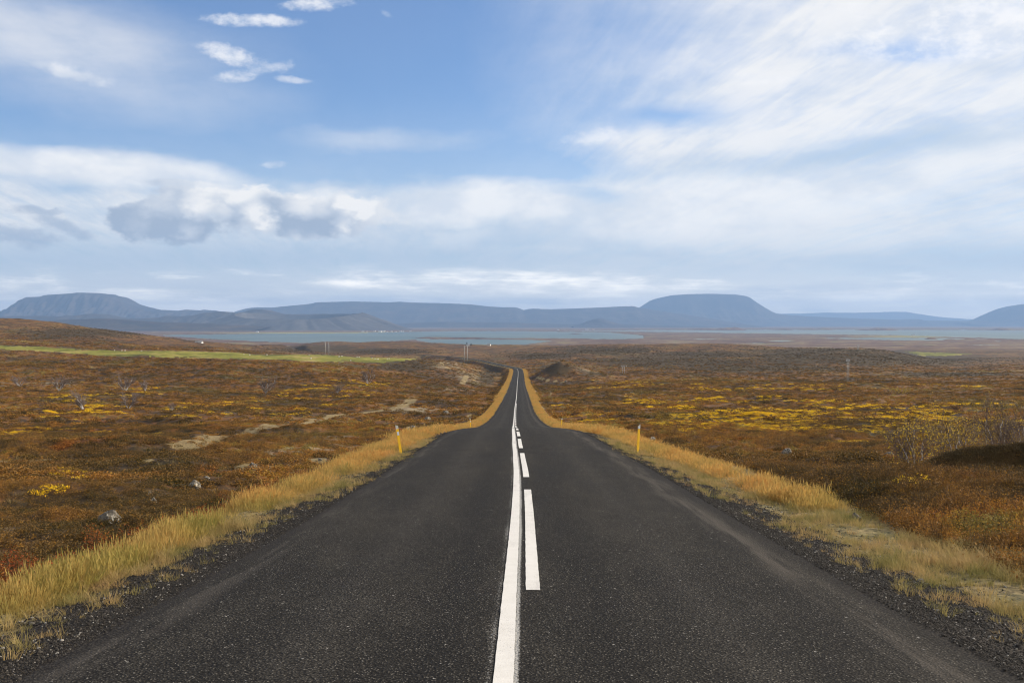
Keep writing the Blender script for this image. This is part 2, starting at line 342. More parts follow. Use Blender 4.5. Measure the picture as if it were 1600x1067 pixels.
# water outlines, as (azimuth column, distance) pairs read through the plain's own height
dpl = lambda yp: (EYE + 90.0) * F / (yp - HY)
WATER = [([255, 330, 400, 500, 560, 640, 700, 800, 900, 950, 1005], [523.5, 522.5, 521.5, 520.8, 520.3, 518.6, 517.4, 517.2, 518.6, 519.3, 524], [525, 530, 534, 537, 537, 531.5, 529.3, 528.9, 529, 530.6, 529.2, 526][:11]),
         ([650, 690, 760, 820, 862], [530.8, 530.2, 529.9, 530.9, 532.5], [532, 539, 542, 539, 533.5]),
         ([880, 1000, 1080, 1200, 1290, 1400, 1500, 1600, 1800, 2400], [516.4, 515.9, 515.6, 515.3, 515.1, 515, 515, 515, 515, 515], [517.0, 518.6, 519.4, 521.6, 522.8, 524, 527.5, 530.3, 532, 533]),
         ([1280, 1380, 1450, 1500, 1545], [528.2, 527.6, 527.6, 529.0, 530.0], [529.0, 531.6, 532.6, 530.9, 530.6]),
         ([1060, 1095, 1132], [529.6, 529.3, 529.8], [530.0, 530.9, 530.2]), ([1155, 1180, 1203], [536.2, 535.9, 536.3], [536.5, 537.8, 536.7]), ([1200, 1222, 1242], [532.4, 531.8, 532.3], [533, 534.6, 532.9]),
         ([1448, 1458, 1468], [542, 541.8, 542], [542.4, 543.3, 542.4]), ([1488, 1530, 1572], [539.1, 538.8, 539], [539.6, 540.6, 539.7]), ([1594, 1620, 1660], [538.2, 537.8, 538.2], [538.6, 540.2, 538.6]),
         ([1406, 1420, 1434], [544.4, 544.2, 544.5], [545, 546, 545]), ([1552, 1561, 1570], [533, 532.8, 533], [533.4, 534.1, 533.4])]
ISL = [(1100, 13300, 260, 240, 22), (1135, 12800, 170, 220, 34), (1148, 13000, 90, 200, 40), (1225, 13400, 90, 160, 20), (1262, 13500, 100, 160, 20), (1288, 13600, 90, 160, 26), (1352, 12600, 100, 150, 16), (1374, 12500, 130, 180, 34), (1388, 12700, 90, 150, 24),
       (1425, 13700, 160, 200, 13), (1460, 13700, 190, 200, 12), (1485, 13700, 100, 200, 10), (1530, 13400, 160, 150, 9), (1566, 12900, 130, 160, 28), (1585, 13000, 120, 150, 14), (1455, 5700, 28, 40, 12), (1485, 5300, 36, 40, 9), (1515, 5600, 30, 40, 8),
       (900, 8200, 60, 70, 6), (1640, 13200, 200, 150, 20), (720, 5950, 200, 70, 8), (680, 6000, 120, 60, 9), (790, 5900, 220, 35, 3)]
def water_mask(px, D):
    yp = HY + (EYE + 90.0) * F / np.maximum(D, 500)
    jit = vnoise(px / 14.0, np.log(D) * 25, 5) * 0.5 + vnoise(px / 4.0, np.log(D) * 60, 6) * 0.25
    m = np.full(px.shape, -9.0)
    for xs, t, b in WATER:
        tt = np.interp(px, xs, t); bb = np.interp(px, xs, b)
        k = min(1.0, (max(b) - min(t)) / 3.0)
        e = np.minimum(yp - tt, bb - yp) + jit * k
        e = np.where((px < xs[0]) | (px > xs[-1]), -9, e); m = np.maximum(m, e)
    return np.where(D > 3300, m, -9)
def H(X, Y, full=False):
    X = np.asarray(X, float); Y = np.asarray(Y, float); shp = X.shape; X = X.ravel(); Y = Y.ravel()
    r = np.hypot(X, Y); az = np.arctan2(X, Y); aza = np.abs(az)
    azc = np.clip(aza, 0, R(46))
    D = np.where(aza < R(46), Y, r * math.cos(R(46))); px = CX + F * np.tan(azc) * np.sign(az)
    z = lookup(px, D)
    back = sst(aza, R(75), R(150))
    z = z * (1 - back) + back * (np.minimum(0.09 * r, 40) - .8)
    for (bx, bD, sx, sy, am) in BUMPS:
        cx = (bx - CX) / F * bD
        z = z + am * np.exp(-0.5 * ((X - cx) / sx) ** 2 - 0.5 * ((Y - bD) / sy) ** 2)
    plain = sst(D, 3000, 4000) * (1 - back)
    z = z + (1 - plain) * (0.10 * fbm(X / 1.6, Y / 1.6, 3, 1) * (1 - 0.6 * sst(D, 200, 600)) + 0.40 * sst(r, 8, 30) * fbm(X / 9, Y / 9, 3, 4) + 0.22 * sst(r, 8, 22) * fbm(X / 3.6, Y / 3.6, 2, 6) - 0.55 * sst(r, 20, 60) * sst(fbm(X / 26, Y / 17, 3, 37), .28, .42)
          + 1.1 * sst(r, 60, 220) * fbm(X / 48, Y / 48, 3, 9) + 4.0 * sst(r, 500, 1100) * fbm(X / 230, Y / 230, 4, 14))
    z = z + plain * (1.0 + 1.6 * np.abs(fbm(X / 160, Y / 160, 3, 21)) + 0.8 * fbm(X / 30, Y / 60, 2, 22)) * (1 - sst(D, 15000, 30000))
    fm = D > 3200
    if fm.any():
        wm = water_mask(px[fm], D[fm]); zf = z[fm]
        zf = np.where(wm > 0, -90 - np.clip(wm * 3, 0, 3), zf); Xf = X[fm]; Yf = Y[fm]
        for (bx, bD, sx, sy, am) in ISL:
            g = am * np.exp(-(((Xf - (bx - CX) / F * bD) / sx) ** 2 + ((Yf - bD) / sy) ** 2) ** 1.5); zf = np.where(g > 1.0, np.maximum(zf, -91 + g * (1 + .25 * vnoise(Xf / 60, Yf / 60, 8))), zf)
        z[fm] = zf
    off, zr, s = road_near(X, Y)
    o = np.abs(off)
    hs = zr - 0.17
    wdt = np.clip(2.2 * np.abs(z - hs), 1.8, 26)
    ed = np.where(off > 0, 4.9, 4.6)
    t = sst(o, ed, ed + wdt)
    wob = 0.03 * fbm(X / 0.9, Y / 0.9, 2, 31)
    zz = (hs + wob) * (1 - t) + z * t
    sh = zr - 0.035 - 0.11 * np.clip(o - 3.15, 0, 1.3) + wob * sst(o, 3.3, 3.8)
    zz = np.where(o < ed, sh, zz)
    under = zr - 0.10 - 0.0006 * np.abs(Y)
    tu = sst(o, 2.85, 3.12); lim = np.clip(0.0024 * r, 0, 2.2)
    tu = np.where(r > 130, sst(o, 3.0 - lim, 3.14), tu)
    zz = np.where(o < 3.15, under * (1 - tu) + (zr - 0.035) * tu, zz)
    zz = np.where(o > 5000, z, zz)
    if full: return zz.reshape(shp), off.reshape(shp), s.reshape(shp), px.reshape(shp), D.reshape(shp)
    return zz.reshape(shp)
def H1(x, y): return float(H(np.array([x]), np.array([y]))[0])
def hit(px, yp, dmin=5.0, dmax=6000.0):
    """where the sight line to a measured point of the photograph meets the ground"""
    Dd = np.geomspace(dmin, dmax, 2500); X = (px - CX) / F * Dd
    zr = EYE - (yp - HY) / F * Dd; hh = H(X, Dd)
    k = np.argmax(hh >= zr) if (hh >= zr).any() else len(Dd) - 1
    return float(X[k]), float(Dd[k]), float(hh[k])

# ------------------------------------------------------------------ object helpers
def mesh_obj(name, verts, faces, mat=None, parent=None, smooth=False, edges=()):
    me = bpy.data.meshes.new(name); me.from_pydata([tuple(v) for v in verts], edges, faces); me.update()
    if smooth: me.polygons.foreach_set('use_smooth', [True] * len(me.polygons))
    o = bpy.data.objects.new(name, me); COL.objects.link(o)
    if mat: me.materials.append(mat)
    if parent: o.parent = parent
    return o
def grid_mesh(name, P, mat, mask=None, attrs=None, smooth=True):
    """P: (n, m, 3) array of points -> quads"""
    n, m = P.shape[:2]; idx = np.arange(n * m).reshape(n, m)
    q = np.stack([idx[:-1, :-1], idx[:-1, 1:], idx[1:, 1:], idx[1:, :-1]], -1)
    q = q[mask] if mask is not None else q.reshape(-1, 4)
    used, inv = np.unique(q, return_inverse=True); q = inv.reshape(-1, 4)
    co = P.reshape(-1, 3)[used]
    me = bpy.data.meshes.new(name)
    me.vertices.add(len(co)); me.vertices.foreach_set('co', co.astype(np.float32).ravel())
    me.loops.add(len(q) * 4); me.loops.foreach_set('vertex_index', q.astype(np.int32).ravel())
    me.polygons.add(len(q)); me.polygons.foreach_set('loop_start', (np.arange(len(q)) * 4).astype(np.int32))
    me.polygons.foreach_set('use_smooth', np.full(len(q), smooth))
    for k, a in (attrs or {}).items():
        at = me.attributes.new(k, 'FLOAT', 'POINT'); at.data.foreach_set('value', a.ravel()[used].astype(np.float32))
    me.update(calc_edges=True); me.validate()
    me.materials.append(mat)
    o = bpy.data.objects.new(name, me); COL.objects.link(o); return o
def tag(o, label=None, cat=None, group=None, kind=None):
    if label: o['label'] = label
    if cat: o['category'] = cat
    if group: o['group'] = group
    if kind: o['kind'] = kind
    return o
def empty(name, loc, rz=0.0):
    o = bpy.data.objects.new(name, None); COL.objects.link(o); o.location = loc; o.rotation_euler = (0, 0, rz); o.empty_display_size = .2
    return o
def box(x0, x1, y0, y1, z0, z1):
    v = [(x0, y0, z0), (x1, y0, z0), (x1, y1, z0), (x0, y1, z0), (x0, y0, z1), (x1, y0, z1), (x1, y1, z1), (x0, y1, z1)]
    f = [(0, 3, 2, 1), (4, 5, 6, 7), (0, 1, 5, 4), (1, 2, 6, 5), (2, 3, 7, 6), (3, 0, 4, 7)]
    return v, f
class MB:
    def __init__(s): s.v, s.f = [], []
    def add(s, v, f):
        n = len(s.v); s.v += [tuple(p) for p in v]; s.f += [tuple(i + n for i in q) for q in f]; return s
    def box(s, *a): return s.add(*box(*a))
    def tube(s, pts, rad, n=6):
        rings = []
        for i, p in enumerate(pts):
            p = Vector(p); a = Vector(pts[max(i - 1, 0)]); b = Vector(pts[min(i + 1, len(pts) - 1)])
            t = (b - a).normalized(); u = t.orthogonal().normalized(); w = t.cross(u)
            if i and rings: pass
            r = rad[i] if isinstance(rad, (list, tuple)) else rad
            rings.append([p + (u * math.cos(2 * math.pi * k / n) + w * math.sin(2 * math.pi * k / n)) * r for k in range(n)])
        v = [q for r in rings for q in r]; f = []
        for i in range(len(rings) - 1):
            for k in range(n): f.append((i * n + k, i * n + (k + 1) % n, (i + 1) * n + (k + 1) % n, (i + 1) * n + k))
        f.append(tuple(range(n - 1, -1, -1))); f.append(tuple(range((len(rings) - 1) * n, len(rings) * n)))
        return s.add(v, f)
    def build(s, name, mat, parent=None, smooth=False): return mesh_obj(name, s.v, s.f, mat, parent, smooth)

# ------------------------------------------------------------------ materials of the land
def moor_color(nt, P):
    """autumn heath: the same field of colour for the ground and for the plants growing on it"""
    a = noise(nt, P, 0.011, 3, 0.5); b = noise(nt, P, 0.075, 4, 0.6); c = noise(nt, P, 0.55, 4, 0.62)
    t = (a - 0.5) * 0.9 + (b - 0.5) * 1.35 + (c - 0.5) * 1.5 + 0.47
    colr = ramp(nt, t, [(0.06, (.030, .022, .014)), (0.26, (.070, .043, .022)), (0.40, (.125, .066, .029)), (0.52, (.180, .086, .032)), (0.61, (.250, .110, .030)),
                        (0.68, (.240, .150, .040)), (0.77, (.120, .105, .040)), (0.92, (.38, .28, .12))])
    e = noise(nt, P, 0.20, 3, 0.6)
    colr = mix(nt, e.ss(0.61, 0.72) * 0.6, colr, (.27, .088, .026))
    g = noise(nt, P, 0.033, 3, 0.6)
    colr = mix(nt, g.ss(0.55, 0.66) * 0.7, colr, (.100, .084, .038))
    k = noise(nt, P, 0.05, 4, 0.65); colr = mix(nt, k.ss(0.50, 0.38) * 0.8, colr, (.066, .046, .026))
    k2 = noise(nt, P, 0.27, 4, 0.65); colr = mix(nt, k2.ss(0.46, 0.32) * 0.85, colr, (.036, .030, .013))
    return colr
def mat_ground():
    m, nt, out = new_mat('heath_ground'); P = pos(nt)
    colr = moor_color(nt, P)
    fine = noise(nt, P, 7.0, 4, 0.7); mid = noise(nt, P, 1.6, 4, 0.65)
    colr = mix(nt, fine.ss(0.62, 0.34) * 0.45, colr, (.028, .020, .013))
    colr = mix(nt, mid.ss(0.60, 0.72) * 0.25, colr, (.30, .21, .085))
    # stretches of pale moss and stones
    pale = attr(nt, 'pale'); pn = noise(nt, P, 0.9, 5, 0.7); pn2 = noise(nt, P, 0.09, 4, 0.6)
    pm = (pale + (pn - 0.5) * 1.7 + (pn2 - .5) * 1.6).ss(0.42, 0.80)
    colr = mix(nt, pm * 0.85, colr, mix(nt, fine.ss(.3, .7), (.13, .10, .06), (.40, .33, .21)))
    # yellow willow scrub far off
    yel = attr(nt, 'yellow'); yn = noise(nt, P, 0.035, 4, 0.62); yn2 = noise(nt, P, 0.30, 3, 0.6)
    ym = (yel * 0.42 + (yn - 0.5) * 1.2 + (yn2 - 0.5) * 1.2).ss(0.40, 0.48) * yel.gt(0.02)
    colr = mix(nt, ym * 0.85, colr, (.52, .30, .025))
    dk = attr(nt, 'dark'); dn_ = noise(nt, P, 0.02, 4, 0.6)
    colr = mix(nt, (dk + (dn_ - .5) * 1.4).ss(.25, .7) * .85, colr, mix(nt, mid, (.030, .024, .014), (.075, .055, .028)))
    # old trail
    path = attr(nt, 'path')
    colr = mix(nt, (path + (pn - 0.5) * 0.9).ss(0.34, 0.62) * 0.85, colr, mix(nt, fine.ss(.3, .7), (.12, .088, .042), (.38, .29, .14)))
    # far plain: muted heath, reeds and lava
    pl_ = attr(nt, 'plain'); lx = scaled(nt, P, 1.0, 1.0, 0.0)
    pa = noise(nt, lx, 0.0030, 5, 0.65); pb = noise(nt, lx, 0.014, 4, 0.6)
    pc = ramp(nt, (pa - 0.5) * 1.4 + (pb - 0.5) * 1.2 + 0.5, [(0.15, (.040, .036, .024)), (0.40, (.115, .062, .038)), (0.55, (.150, .092, .052)), (0.68, (.22, .155, .075)), (0.85, (.16, .17, .06))])
    colr = mix(nt, pl_, colr, pc)
    meadow = attr(nt, 'meadow'); colr = mix(nt, meadow, colr, mix(nt, pb, (.20, .24, .07), (.38, .31, .12)))
    # verge thatch under the tall grass
    vg = attr(nt, 'verge')
    vc = mix(nt, mid.ss(0.35, 0.65), mix(nt, fine.ss(.3, .7), (.07, .055, .03), (.33, .25, .12)), mix(nt, fine.ss(.3, .7), (.05, .048, .025), (.24, .20, .09)))
    colr = mix(nt, (vg + (pn - 0.5) * 0.6).ss(0.35, 0.65), colr, vc)
    # gravel shoulder
    gv = attr(nt, 'gravel'); v1 = voro(nt, P, 42.0); v1c = voro(nt, P, 42.0, 'F1', 1)
    st = noise(nt, P, 60.0, 3, 0.7)
    gc = ramp(nt, (v1 * 0.9 + (st - 0.5) * 0.8 + 0.1), [(0.05, (.085, .075, .062)), (0.35, (.042, .036, .029)), (0.75, (.012, .010, .008))])
    gcx = mix(nt, st.ss(0.66, 0.78) * .7, gc, (.26, .24, .21))
    dustn = noise(nt, scaled(nt, P, 1, .25, 1), 1.8, 4, 0.6)
    gcx = mix(nt, dustn.ss(.52, .72) * .35, gcx, (.105, .085, .070))
    gm = (gv + (noise(nt, P, 3.5, 5, 0.7) - 0.5) * 1.5 + (noise(nt, P, .8, 3, .6) - .5) * .9).ss(0.42, 0.56)
    colr = mix(nt, gm, colr, gcx)
    hgt = mix(nt, gm, comb(nt, fine * 1.0 + mid * 1.2, 0, 0), comb(nt, v1 * -0.5 + st * 0.4, 0, 0))
    hx, _, _ = sep(nt, hgt)
    principled(nt, out, colr, 0.92, 0.15, hx, 0.05, 0.8)
    return m
def mat_field():
    m, nt, out = new_mat('hay_field_green'); P = pos(nt)
    a = noise(nt, scaled(nt, P, 1, .35, 1), 0.03, 4, 0.6); b = noise(nt, P, 0.4, 4, 0.7)
    c = ramp(nt, (a - 0.5) * 2.4 + (b - 0.5) * 0.8 + 0.5, [(0.15, (.085, .088, .022)), (0.42, (.165, .165, .030)), (0.68, (.25, .225, .050)), (0.92, (.34, .26, .10))])
    principled(nt, out, c, 0.9, 0.1, b, 0.1, 0.5); return m
def mat_asphalt():
    m, nt, out = new_mat('worn_asphalt')
    uvn = nt.nodes.new('ShaderNodeUVMap'); uvn.uv_map = 'course'; uv = S(nt, uvn.outputs[0]); u, v, _ = sep(nt, uv); P = pos(nt)
    lo = noise(nt, comb(nt, u, v * 0.10, 0), 1.1, 5, 0.6); mo = noise(nt, comb(nt, u * 1.0, v * 0.5, 3), 1.6, 5, 0.65)
    base = ramp(nt, (lo - 0.5) * 1.1 + (mo - 0.5) * 0.7 + 0.5, [(0.2, (.014, .0122, .0096)), (0.5, (.027, .0238, .0188)), (0.8, (.048, .0425, .034))])
    # wheel tracks polished a little lighter, the strip between them dark
    tr = ((u.abs() - 1.55).abs() * -2.6 + 1.0).clamp(); base = mix(nt, tr * (0.15 + mo * 0.5), base, (.056, .050, .041))
    ctr = ((u.abs() - 0.62).abs() * -2.6 + 1.0).clamp(); base = mix(nt, ctr * 0.45, base, (.012, .0105, .0085))
    # stone chips showing in the binder
    ch = voro(nt, P, 52.0); chc = noise(nt, P, 60.0, 2, 0.6); ch2 = noise(nt, P, 30.0, 3, 0.7)
    k = (ch.ss(0.42, 0.12) * chc.ss(0.46, 0.60))
    base = mix(nt, k * 0.7, base, mix(nt, ch2.ss(.35, .75), (.055, .050, .042), (.46, .42, .35)))
    base = mix(nt, ch.ss(0.40, 0.70) * 0.75, base, (.006, .005, .004))
    sp = noise(nt, P, 26.0, 2, 0.5); base = mix(nt, sp.ss(0.70, 0.78) * 0.8, base, (.50, .47, .42))
    # dust drawn out along the right edge
    wob = noise(nt, comb(nt, v * 0.25, 0, 0), 1.0, 3, 0.5)
    ds = ((u - 2.72 + (wob - 0.5) * 0.5).abs() * -3.6 + 1.0).clamp(); dn = noise(nt, comb(nt, u * 4.0, v * 0.25, 7), 1.3, 5, 0.6)
    base = mix(nt, ds * dn.ss(0.36, 0.60) * 0.7, base, (.098, .084, .068))
    ds2 = ((u + 2.9 + (wob - 0.5) * 0.4).abs() * -4.0 + 1.0).clamp()
    base = mix(nt, ds2 * dn.ss(0.42, 0.62) * 0.35, base, (.105, .092, .078))
    # crumbling edge where gravel lies over the surface
    en = noise(nt, P, 2.6, 5, 0.7); eg = (u.abs() - 3.02 + (en - 0.5) * 0.5).ss(-0.10, 0.12)
    st = noise(nt, P, 60.0, 3, 0.7); gc = ramp(nt, voro(nt, P, 42.0) * 0.9 + (st - .5) * .8 + .1, [(0.05, (.080, .070, .058)), (0.35, (.038, .033, .027)), (0.75, (.011, .009, .008))])
    base = mix(nt, eg, base, gc)
    # ghosts of older paint beside the new lines
    gp = noise(nt, P, 70.0, 3, 0.75); lane = noise(nt, comb(nt, v * 0.35, 1.0, 0), 1.0, 2, 0.5)
    def band(c0, w): return ((u - c0).abs() * (-1.0 / w) + 1.0).clamp()
    gh = (band(-0.030, 0.045) * 1.1).max(band(0.20, 0.035) * 0.35).max(band(-0.20, 0.10) * 0.55)
    gx = (gh * 0.55 + (gp - 0.5) * 1.2 + (lane - 0.5) * 0.5).ss(0.34, 0.48)
    base = mix(nt, gx * 0.75 * gh.gt(0.01), base, (.46, .45, .42))
    hg = ch * -0.6 + chc * 0.5
    rgh = 0.66 + lo * 0.22
    principled(nt, out, base, rgh + 0.1, 0.10, hg, 0.012, 1.0)
    return m
def mat_paint():
    m, nt, out = new_mat('road_paint_white'); P = pos(nt)
    a = noise(nt, P, 70.0, 3, 0.75); b = noise(nt, P, 6.0, 4, 0.6); c = noise(nt, P, 0.5, 3, .5)
    colr = mix(nt, b, (.60, .57, .51), (.76, .73, .67))
    colr = mix(nt, (a + (c - .5) * .35).ss(0.60, 0.70) * 0.75, colr, (.10, .095, .09))
    dirt = noise(nt, scaled(nt, P, 3, .5, 1), 1.4, 5, .7); colr = mix(nt, dirt.ss(.50, .72) * .38, colr, (.30, .28, .25))
    principled(nt, out, colr, 0.6, 0.3, a, 0.003, 0.6); return m
def simple_mat(name, ca, cb, scale=4.0, rough=0.85, spec=0.2, bump=0.0, detail=4):
    m, nt, out = new_mat(name); P = pos(nt); n = noise(nt, P, scale, detail, 0.65)
    c = mix(nt, n.ss(0.3, 0.7), ca, cb); principled(nt, out, c, rough, spec, n if bump else None, bump or 0.01, 0.8); return m
def leaf_mat(name, color_fn, trans=0.35, rough=0.7):
    m, nt, out = new_mat(name)
    c = color_fn(nt)
    b = principled(nt, None, c, rough, 0.12)
    t = nt.nodes.new('ShaderNodeBsdfTranslucent'); nt.links.new(c.k, t.inputs[0])
    mx = nt.nodes.new('ShaderNodeMixShader'); mx.inputs[0].default_value = trans
    nt.links.new(b.outputs[0], mx.inputs[1]); nt.links.new(t.outputs[0], mx.inputs[2]); nt.links.new(mx.outputs[0], out.inputs[0])
    return m
M = {}
M['ground'] = mat_ground(); M['field'] = mat_field(); M['asphalt'] = mat_asphalt(); M['paint'] = mat_paint()
def mat_rockface(name, ca, cb, cc):
    m, nt, out = new_mat(name); P = pos(nt)
    a = noise(nt, P, 0.0022, 6, 0.6); b = noise(nt, scaled(nt, P, 1, 1, 3), 0.010, 5, 0.65)
    c = ramp(nt, (a - .5) * 1.2 + (b - .5) * .9 + .5, [(.2, ca), (.5, cb), (.8, cc)])
    principled(nt, out, c, 0.95, 0.05); return m
M['mountain'] = mat_rockface('basalt_slopes', (.035, .033, .034), (.060, .050, .045), (.105, .082, .062))
M['ash'] = mat_rockface('volcanic_ash', (.055, .052, .050), (.085, .080, .076), (.120, .110, .10))
M['lowhill'] = mat_rockface('lava_hills', (.030, .028, .024), (.055, .045, .034), (.10, .072, .045))
m, nt, out = new_mat('lake_water'); P = pos(nt)
wn = noise(nt, scaled(nt, P, 1.0, 1.0, 1.0), 0.9, 4, 0.6); wl = noise(nt, scaled(nt, P, 1, .4, 1), 0.0012, 4, 0.6)
wc = mix(nt, wl.ss(.35, .65), (.085, .115, .085), (.135, .165, .125))
b = principled(nt, out, wc, 0.40, 0.22, wn, 0.35, 0.8)
M['water'] = m

# ------------------------------------------------------------------ ground sheet: rings round the camera, finer ahead
az_f = np.arctan((np.linspace(-620, 2220, 860) - CX) / F)
az_l = np.linspace(-math.pi, az_f[0], 60)[:-1]; az_r = np.linspace(az_f[-1], math.pi, 60)[1:]
AZ = np.r_[az_l, az_f, az_r]
RAD = np.r_[0.3, 1.0, np.geomspace(2.0, 34, 400), np.geomspace(34, 3500, 460)[1:], np.geomspace(3500, 16500, 270)[1:], np.geomspace(16500, 49500, 22)[1:]]
AA, RRg = np.meshgrid(AZ, RAD, indexing='ij')
GX = np.sin(AA) * RRg; GY = np.cos(AA) * RRg
GZ, OFF, SAL, PXm, DDm = H(GX, GY, True)
def project(X, Y, Zz):
    Ys = np.maximum(Y, 0.5); return CX + F * X / Ys, HY + F * (EYE - Zz) / Ys
qx, qy = project(GX, GY, GZ)
ahead = (GY > 5)
def seg_dist(X, Y, pts):
    dmin = np.full(X.shape, 1e9)
    for (a, b_) in zip(pts[:-1], pts[1:]):
        ax, ay = a[:2]; bx, by = b_[:2]; L2 = (bx - ax) ** 2 + (by - ay) ** 2 + 1e-9
        t = np.clip(((X - ax) * (bx - ax) + (Y - ay) * (by - ay)) / L2, 0, 1)
        dmin = np.minimum(dmin, np.hypot(X - ax - t * (bx - ax), Y - ay - t * (by - ay)))
    return dmin
TRAILS = [([(292, 698), (308, 689), (325, 684), (345, 680), (400, 670), (450, 663), (520, 652), (560, 646), (600, 641), (622, 636), (640, 630), (652, 620)], 1.9),
          ([(640, 670), (690, 661), (735, 650), (762, 645)], 0.8), ([(680, 562), (700, 575), (730, 587), (722, 600)], 1.6),
          ([(838, 590), (850, 594), (880, 597), (905, 596)], 1.3), ([(832, 612), (845, 612), (860, 616)], 0.7),
          ([(0, 720), (60, 718), (150, 721), (230, 720)], 0.55), ([(500, 719), (420, 722), (370, 735)], .6)]
TRW = [([hit(*p, dmin=12) for p in t], w) for t, w in TRAILS]
PALE = [(500, 690, 70, 10), (440, 700, 40, 8), (735, 590, 35, 12), (700, 570, 30, 7), (715, 608, 45, 6), (330, 768, 30, 6), (50, 832, 60, 9), (400, 733, 50, 6), (1480, 873, 70, 14), (1560, 900, 60, 14), (1330, 795, 30, 8), (640, 640, 40, 6),
        (300, 690, 14, 6), (910, 578, 20, 5), (60, 600, 80, 3), (640, 700, 30, 5), (1430, 720, 10, 3)]
DARK = [(868, 578, 22, 9), (1400, 560, 110, 10), (1260, 560, 100, 10), (1060, 566, 110, 8), (1200, 575, 120, 5), (330, 607, 160, 3), (1300, 548, 120, 3), (1100, 555, 90, 5), (950, 548, 60, 4), (1000, 563, 90, 3), (600, 548, 50, 4), (500, 545, 50, 5), (770, 578, 12, 9), (120, 520, 90, 6), (640, 572, 40, 8), (760, 590, 12, 8), (850, 556, 40, 4), (1480, 585, 90, 3)]  # dark heath of ridges and mound; also paints the road embankment's shade
def masks(X, Y, Zz, off, px, D):
    q, w = project(X, Y, Zz); mk = {}
    o = np.abs(off)
    ge = np.interp(Y, [0, 9, 16, 20, 25, 32, 200], [4.3, 4.25, 4.2, 3.9, 3.6, 3.42, 3.4]) + np.where(off > 0, np.interp(Y, [0, 8, 16, 25, 32, 40], [.1, .1, .1, .3, .1, 0]), 0)
    mk['gravel'] = np.clip(0.5 - (o - ge) * 1.25, 0, 1)
    vo = np.interp(Y, [0, 10, 25, 60, 140, 400], [6.0, 6.2, 6.6, 6.4, 5.6, 5.4]) + np.where(off > 0, np.interp(Y, [0, 6, 10, 20, 40], [-.3, -.5, -.8, -.6, 0]), 0)
    mk['verge'] = np.clip(0.5 - (o - vo) * 0.8, 0, 1) * (D < 1000)
    p = np.zeros(X.shape); nearm = (Y > 10) & (Y < 700)
    for pts, wd in TRW:
        p[nearm] = np.maximum(p[nearm], np.clip(1.3 - seg_dist(X[nearm], Y[nearm], pts) / wd, 0, 1))
    mk['path'] = p
    g = np.zeros(X.shape)
    for (a, b_, sx, sy) in PALE: g = np.maximum(g, np.exp(-0.5 * ((q - a) / sx) ** 2 - 0.5 * ((w - b_) / sy) ** 2))
    mk['pale'] = np.where(Y > 5, g, 0) * 0.62
    ye = np.interp(w, [545, 556, 575, 590, 620, 640], [.15, .4, .2, .4, .4, 0.0]) * np.interp(q, [0, 500, 640, 900, 960, 1600], [.65, .6, .2, .3, 1, 1])
    mk['yellow'] = np.where(Y > 5, ye, 0) * (D < 3000) * sst(D, 120, 260)
    g = np.zeros(X.shape)
    for (a, b_, sx, sy) in DARK: g = np.maximum(g, np.exp(-0.5 * ((q - a) / sx) ** 2 - 0.5 * ((w - b_) / sy) ** 2))
    mk['dark'] = np.where((Y > 400) & (Y < 3000), g, 0)
    mk['plain'] = sst(D, 2700, 3600)
    far_shore = np.exp(-0.5 * ((q - 460) / 75) ** 2 - 0.5 * ((w - 520.3) / .7) ** 2) + np.exp(-0.5 * ((q - 590) / 40) ** 2 - 0.5 * ((w - 519.8) / .6) ** 2) + .9 * np.exp(-0.5 * ((q - 1420) / 45) ** 2 - 0.5 * ((w - 525.8) / 1.0) ** 2) + .6 * np.exp(-0.5 * ((q - 735) / 30) ** 2 - 0.5 * ((w - 540) / 2.0) ** 2)
    mk['meadow'] = np.clip(far_shore, 0, 1) * (D > 2300)
    return mk
MK = masks(GX, GY, GZ, OFF, PXm, DDm)
ftx = [-300, 0, 100, 125, 225, 300, 362, 400, 500, 560, 620, 662]; ftop = [536, 539.3, 542.3, 546, 547.6, 548.3, 550.3, 553.6, 554, 556.2, 558.7, 561]
fbx = [-300, 0, 87, 150, 200, 325, 400, 442, 482, 560, 600, 637, 662]; fbot = [541, 546, 550.6, 556, 558, 560.6, 562.3, 562.5, 565.4, 567, 567.3, 564, 561]
jit = 0.35 * vnoise(GX / 14, GY / 14, 77)
fm1 = (DDm > 440) & (DDm < 1050) & (GY > 0) & (qx < 662) & (qy + jit > np.interp(qx, ftx, ftop)) & (qy + jit < np.interp(qx, fbx, fbot))
fm2 = (DDm > 1700) & (DDm < 3000) & (qx > 1410) & (qx < 1525) & (qy + jit > np.interp(qx, [1410, 1440, 1525], [548.3, 550, 552.6])) & (qy + jit < np.interp(qx, [1410, 1440, 1480, 1525], [549, 556.5, 557, 553.2]))
P3 = np.stack([GX, GY, GZ], -1)
def quadmask(mm): return mm[:-1, :-1] & mm[:-1, 1:] & mm[1:, 1:] & mm[1:, :-1]
q1 = quadmask(fm1); q2 = quadmask(fm2)
ground = grid_mesh('ground', P3, M['ground'], ~(q1 | q2), MK); tag(ground, 'autumn heath of red brown, orange and yellow scrub on both sides of the road', kind='structure')
f1 = grid_mesh('field', P3, M['field'], q1); tag(f1, 'long green hay field on the terrace left of the road', kind='structure')
f2 = grid_mesh('field', P3, M['field'], q2); tag(f2, 'small green field behind the dark ridge on the right', kind='structure')
# the seam behind the camera and the hole under it
n_ = len(RAD)
lake = mesh_obj('lake', *(lambda a: (a, [(0, 1, 2, 3)]))([(-14000, 3300, -90), (26000, 3300, -90), (26000, 15200, -90), (-14000, 15200, -90)]), M['water'])
tag(lake, 'blue green lake with low islands spread below the mountains', kind='structure')

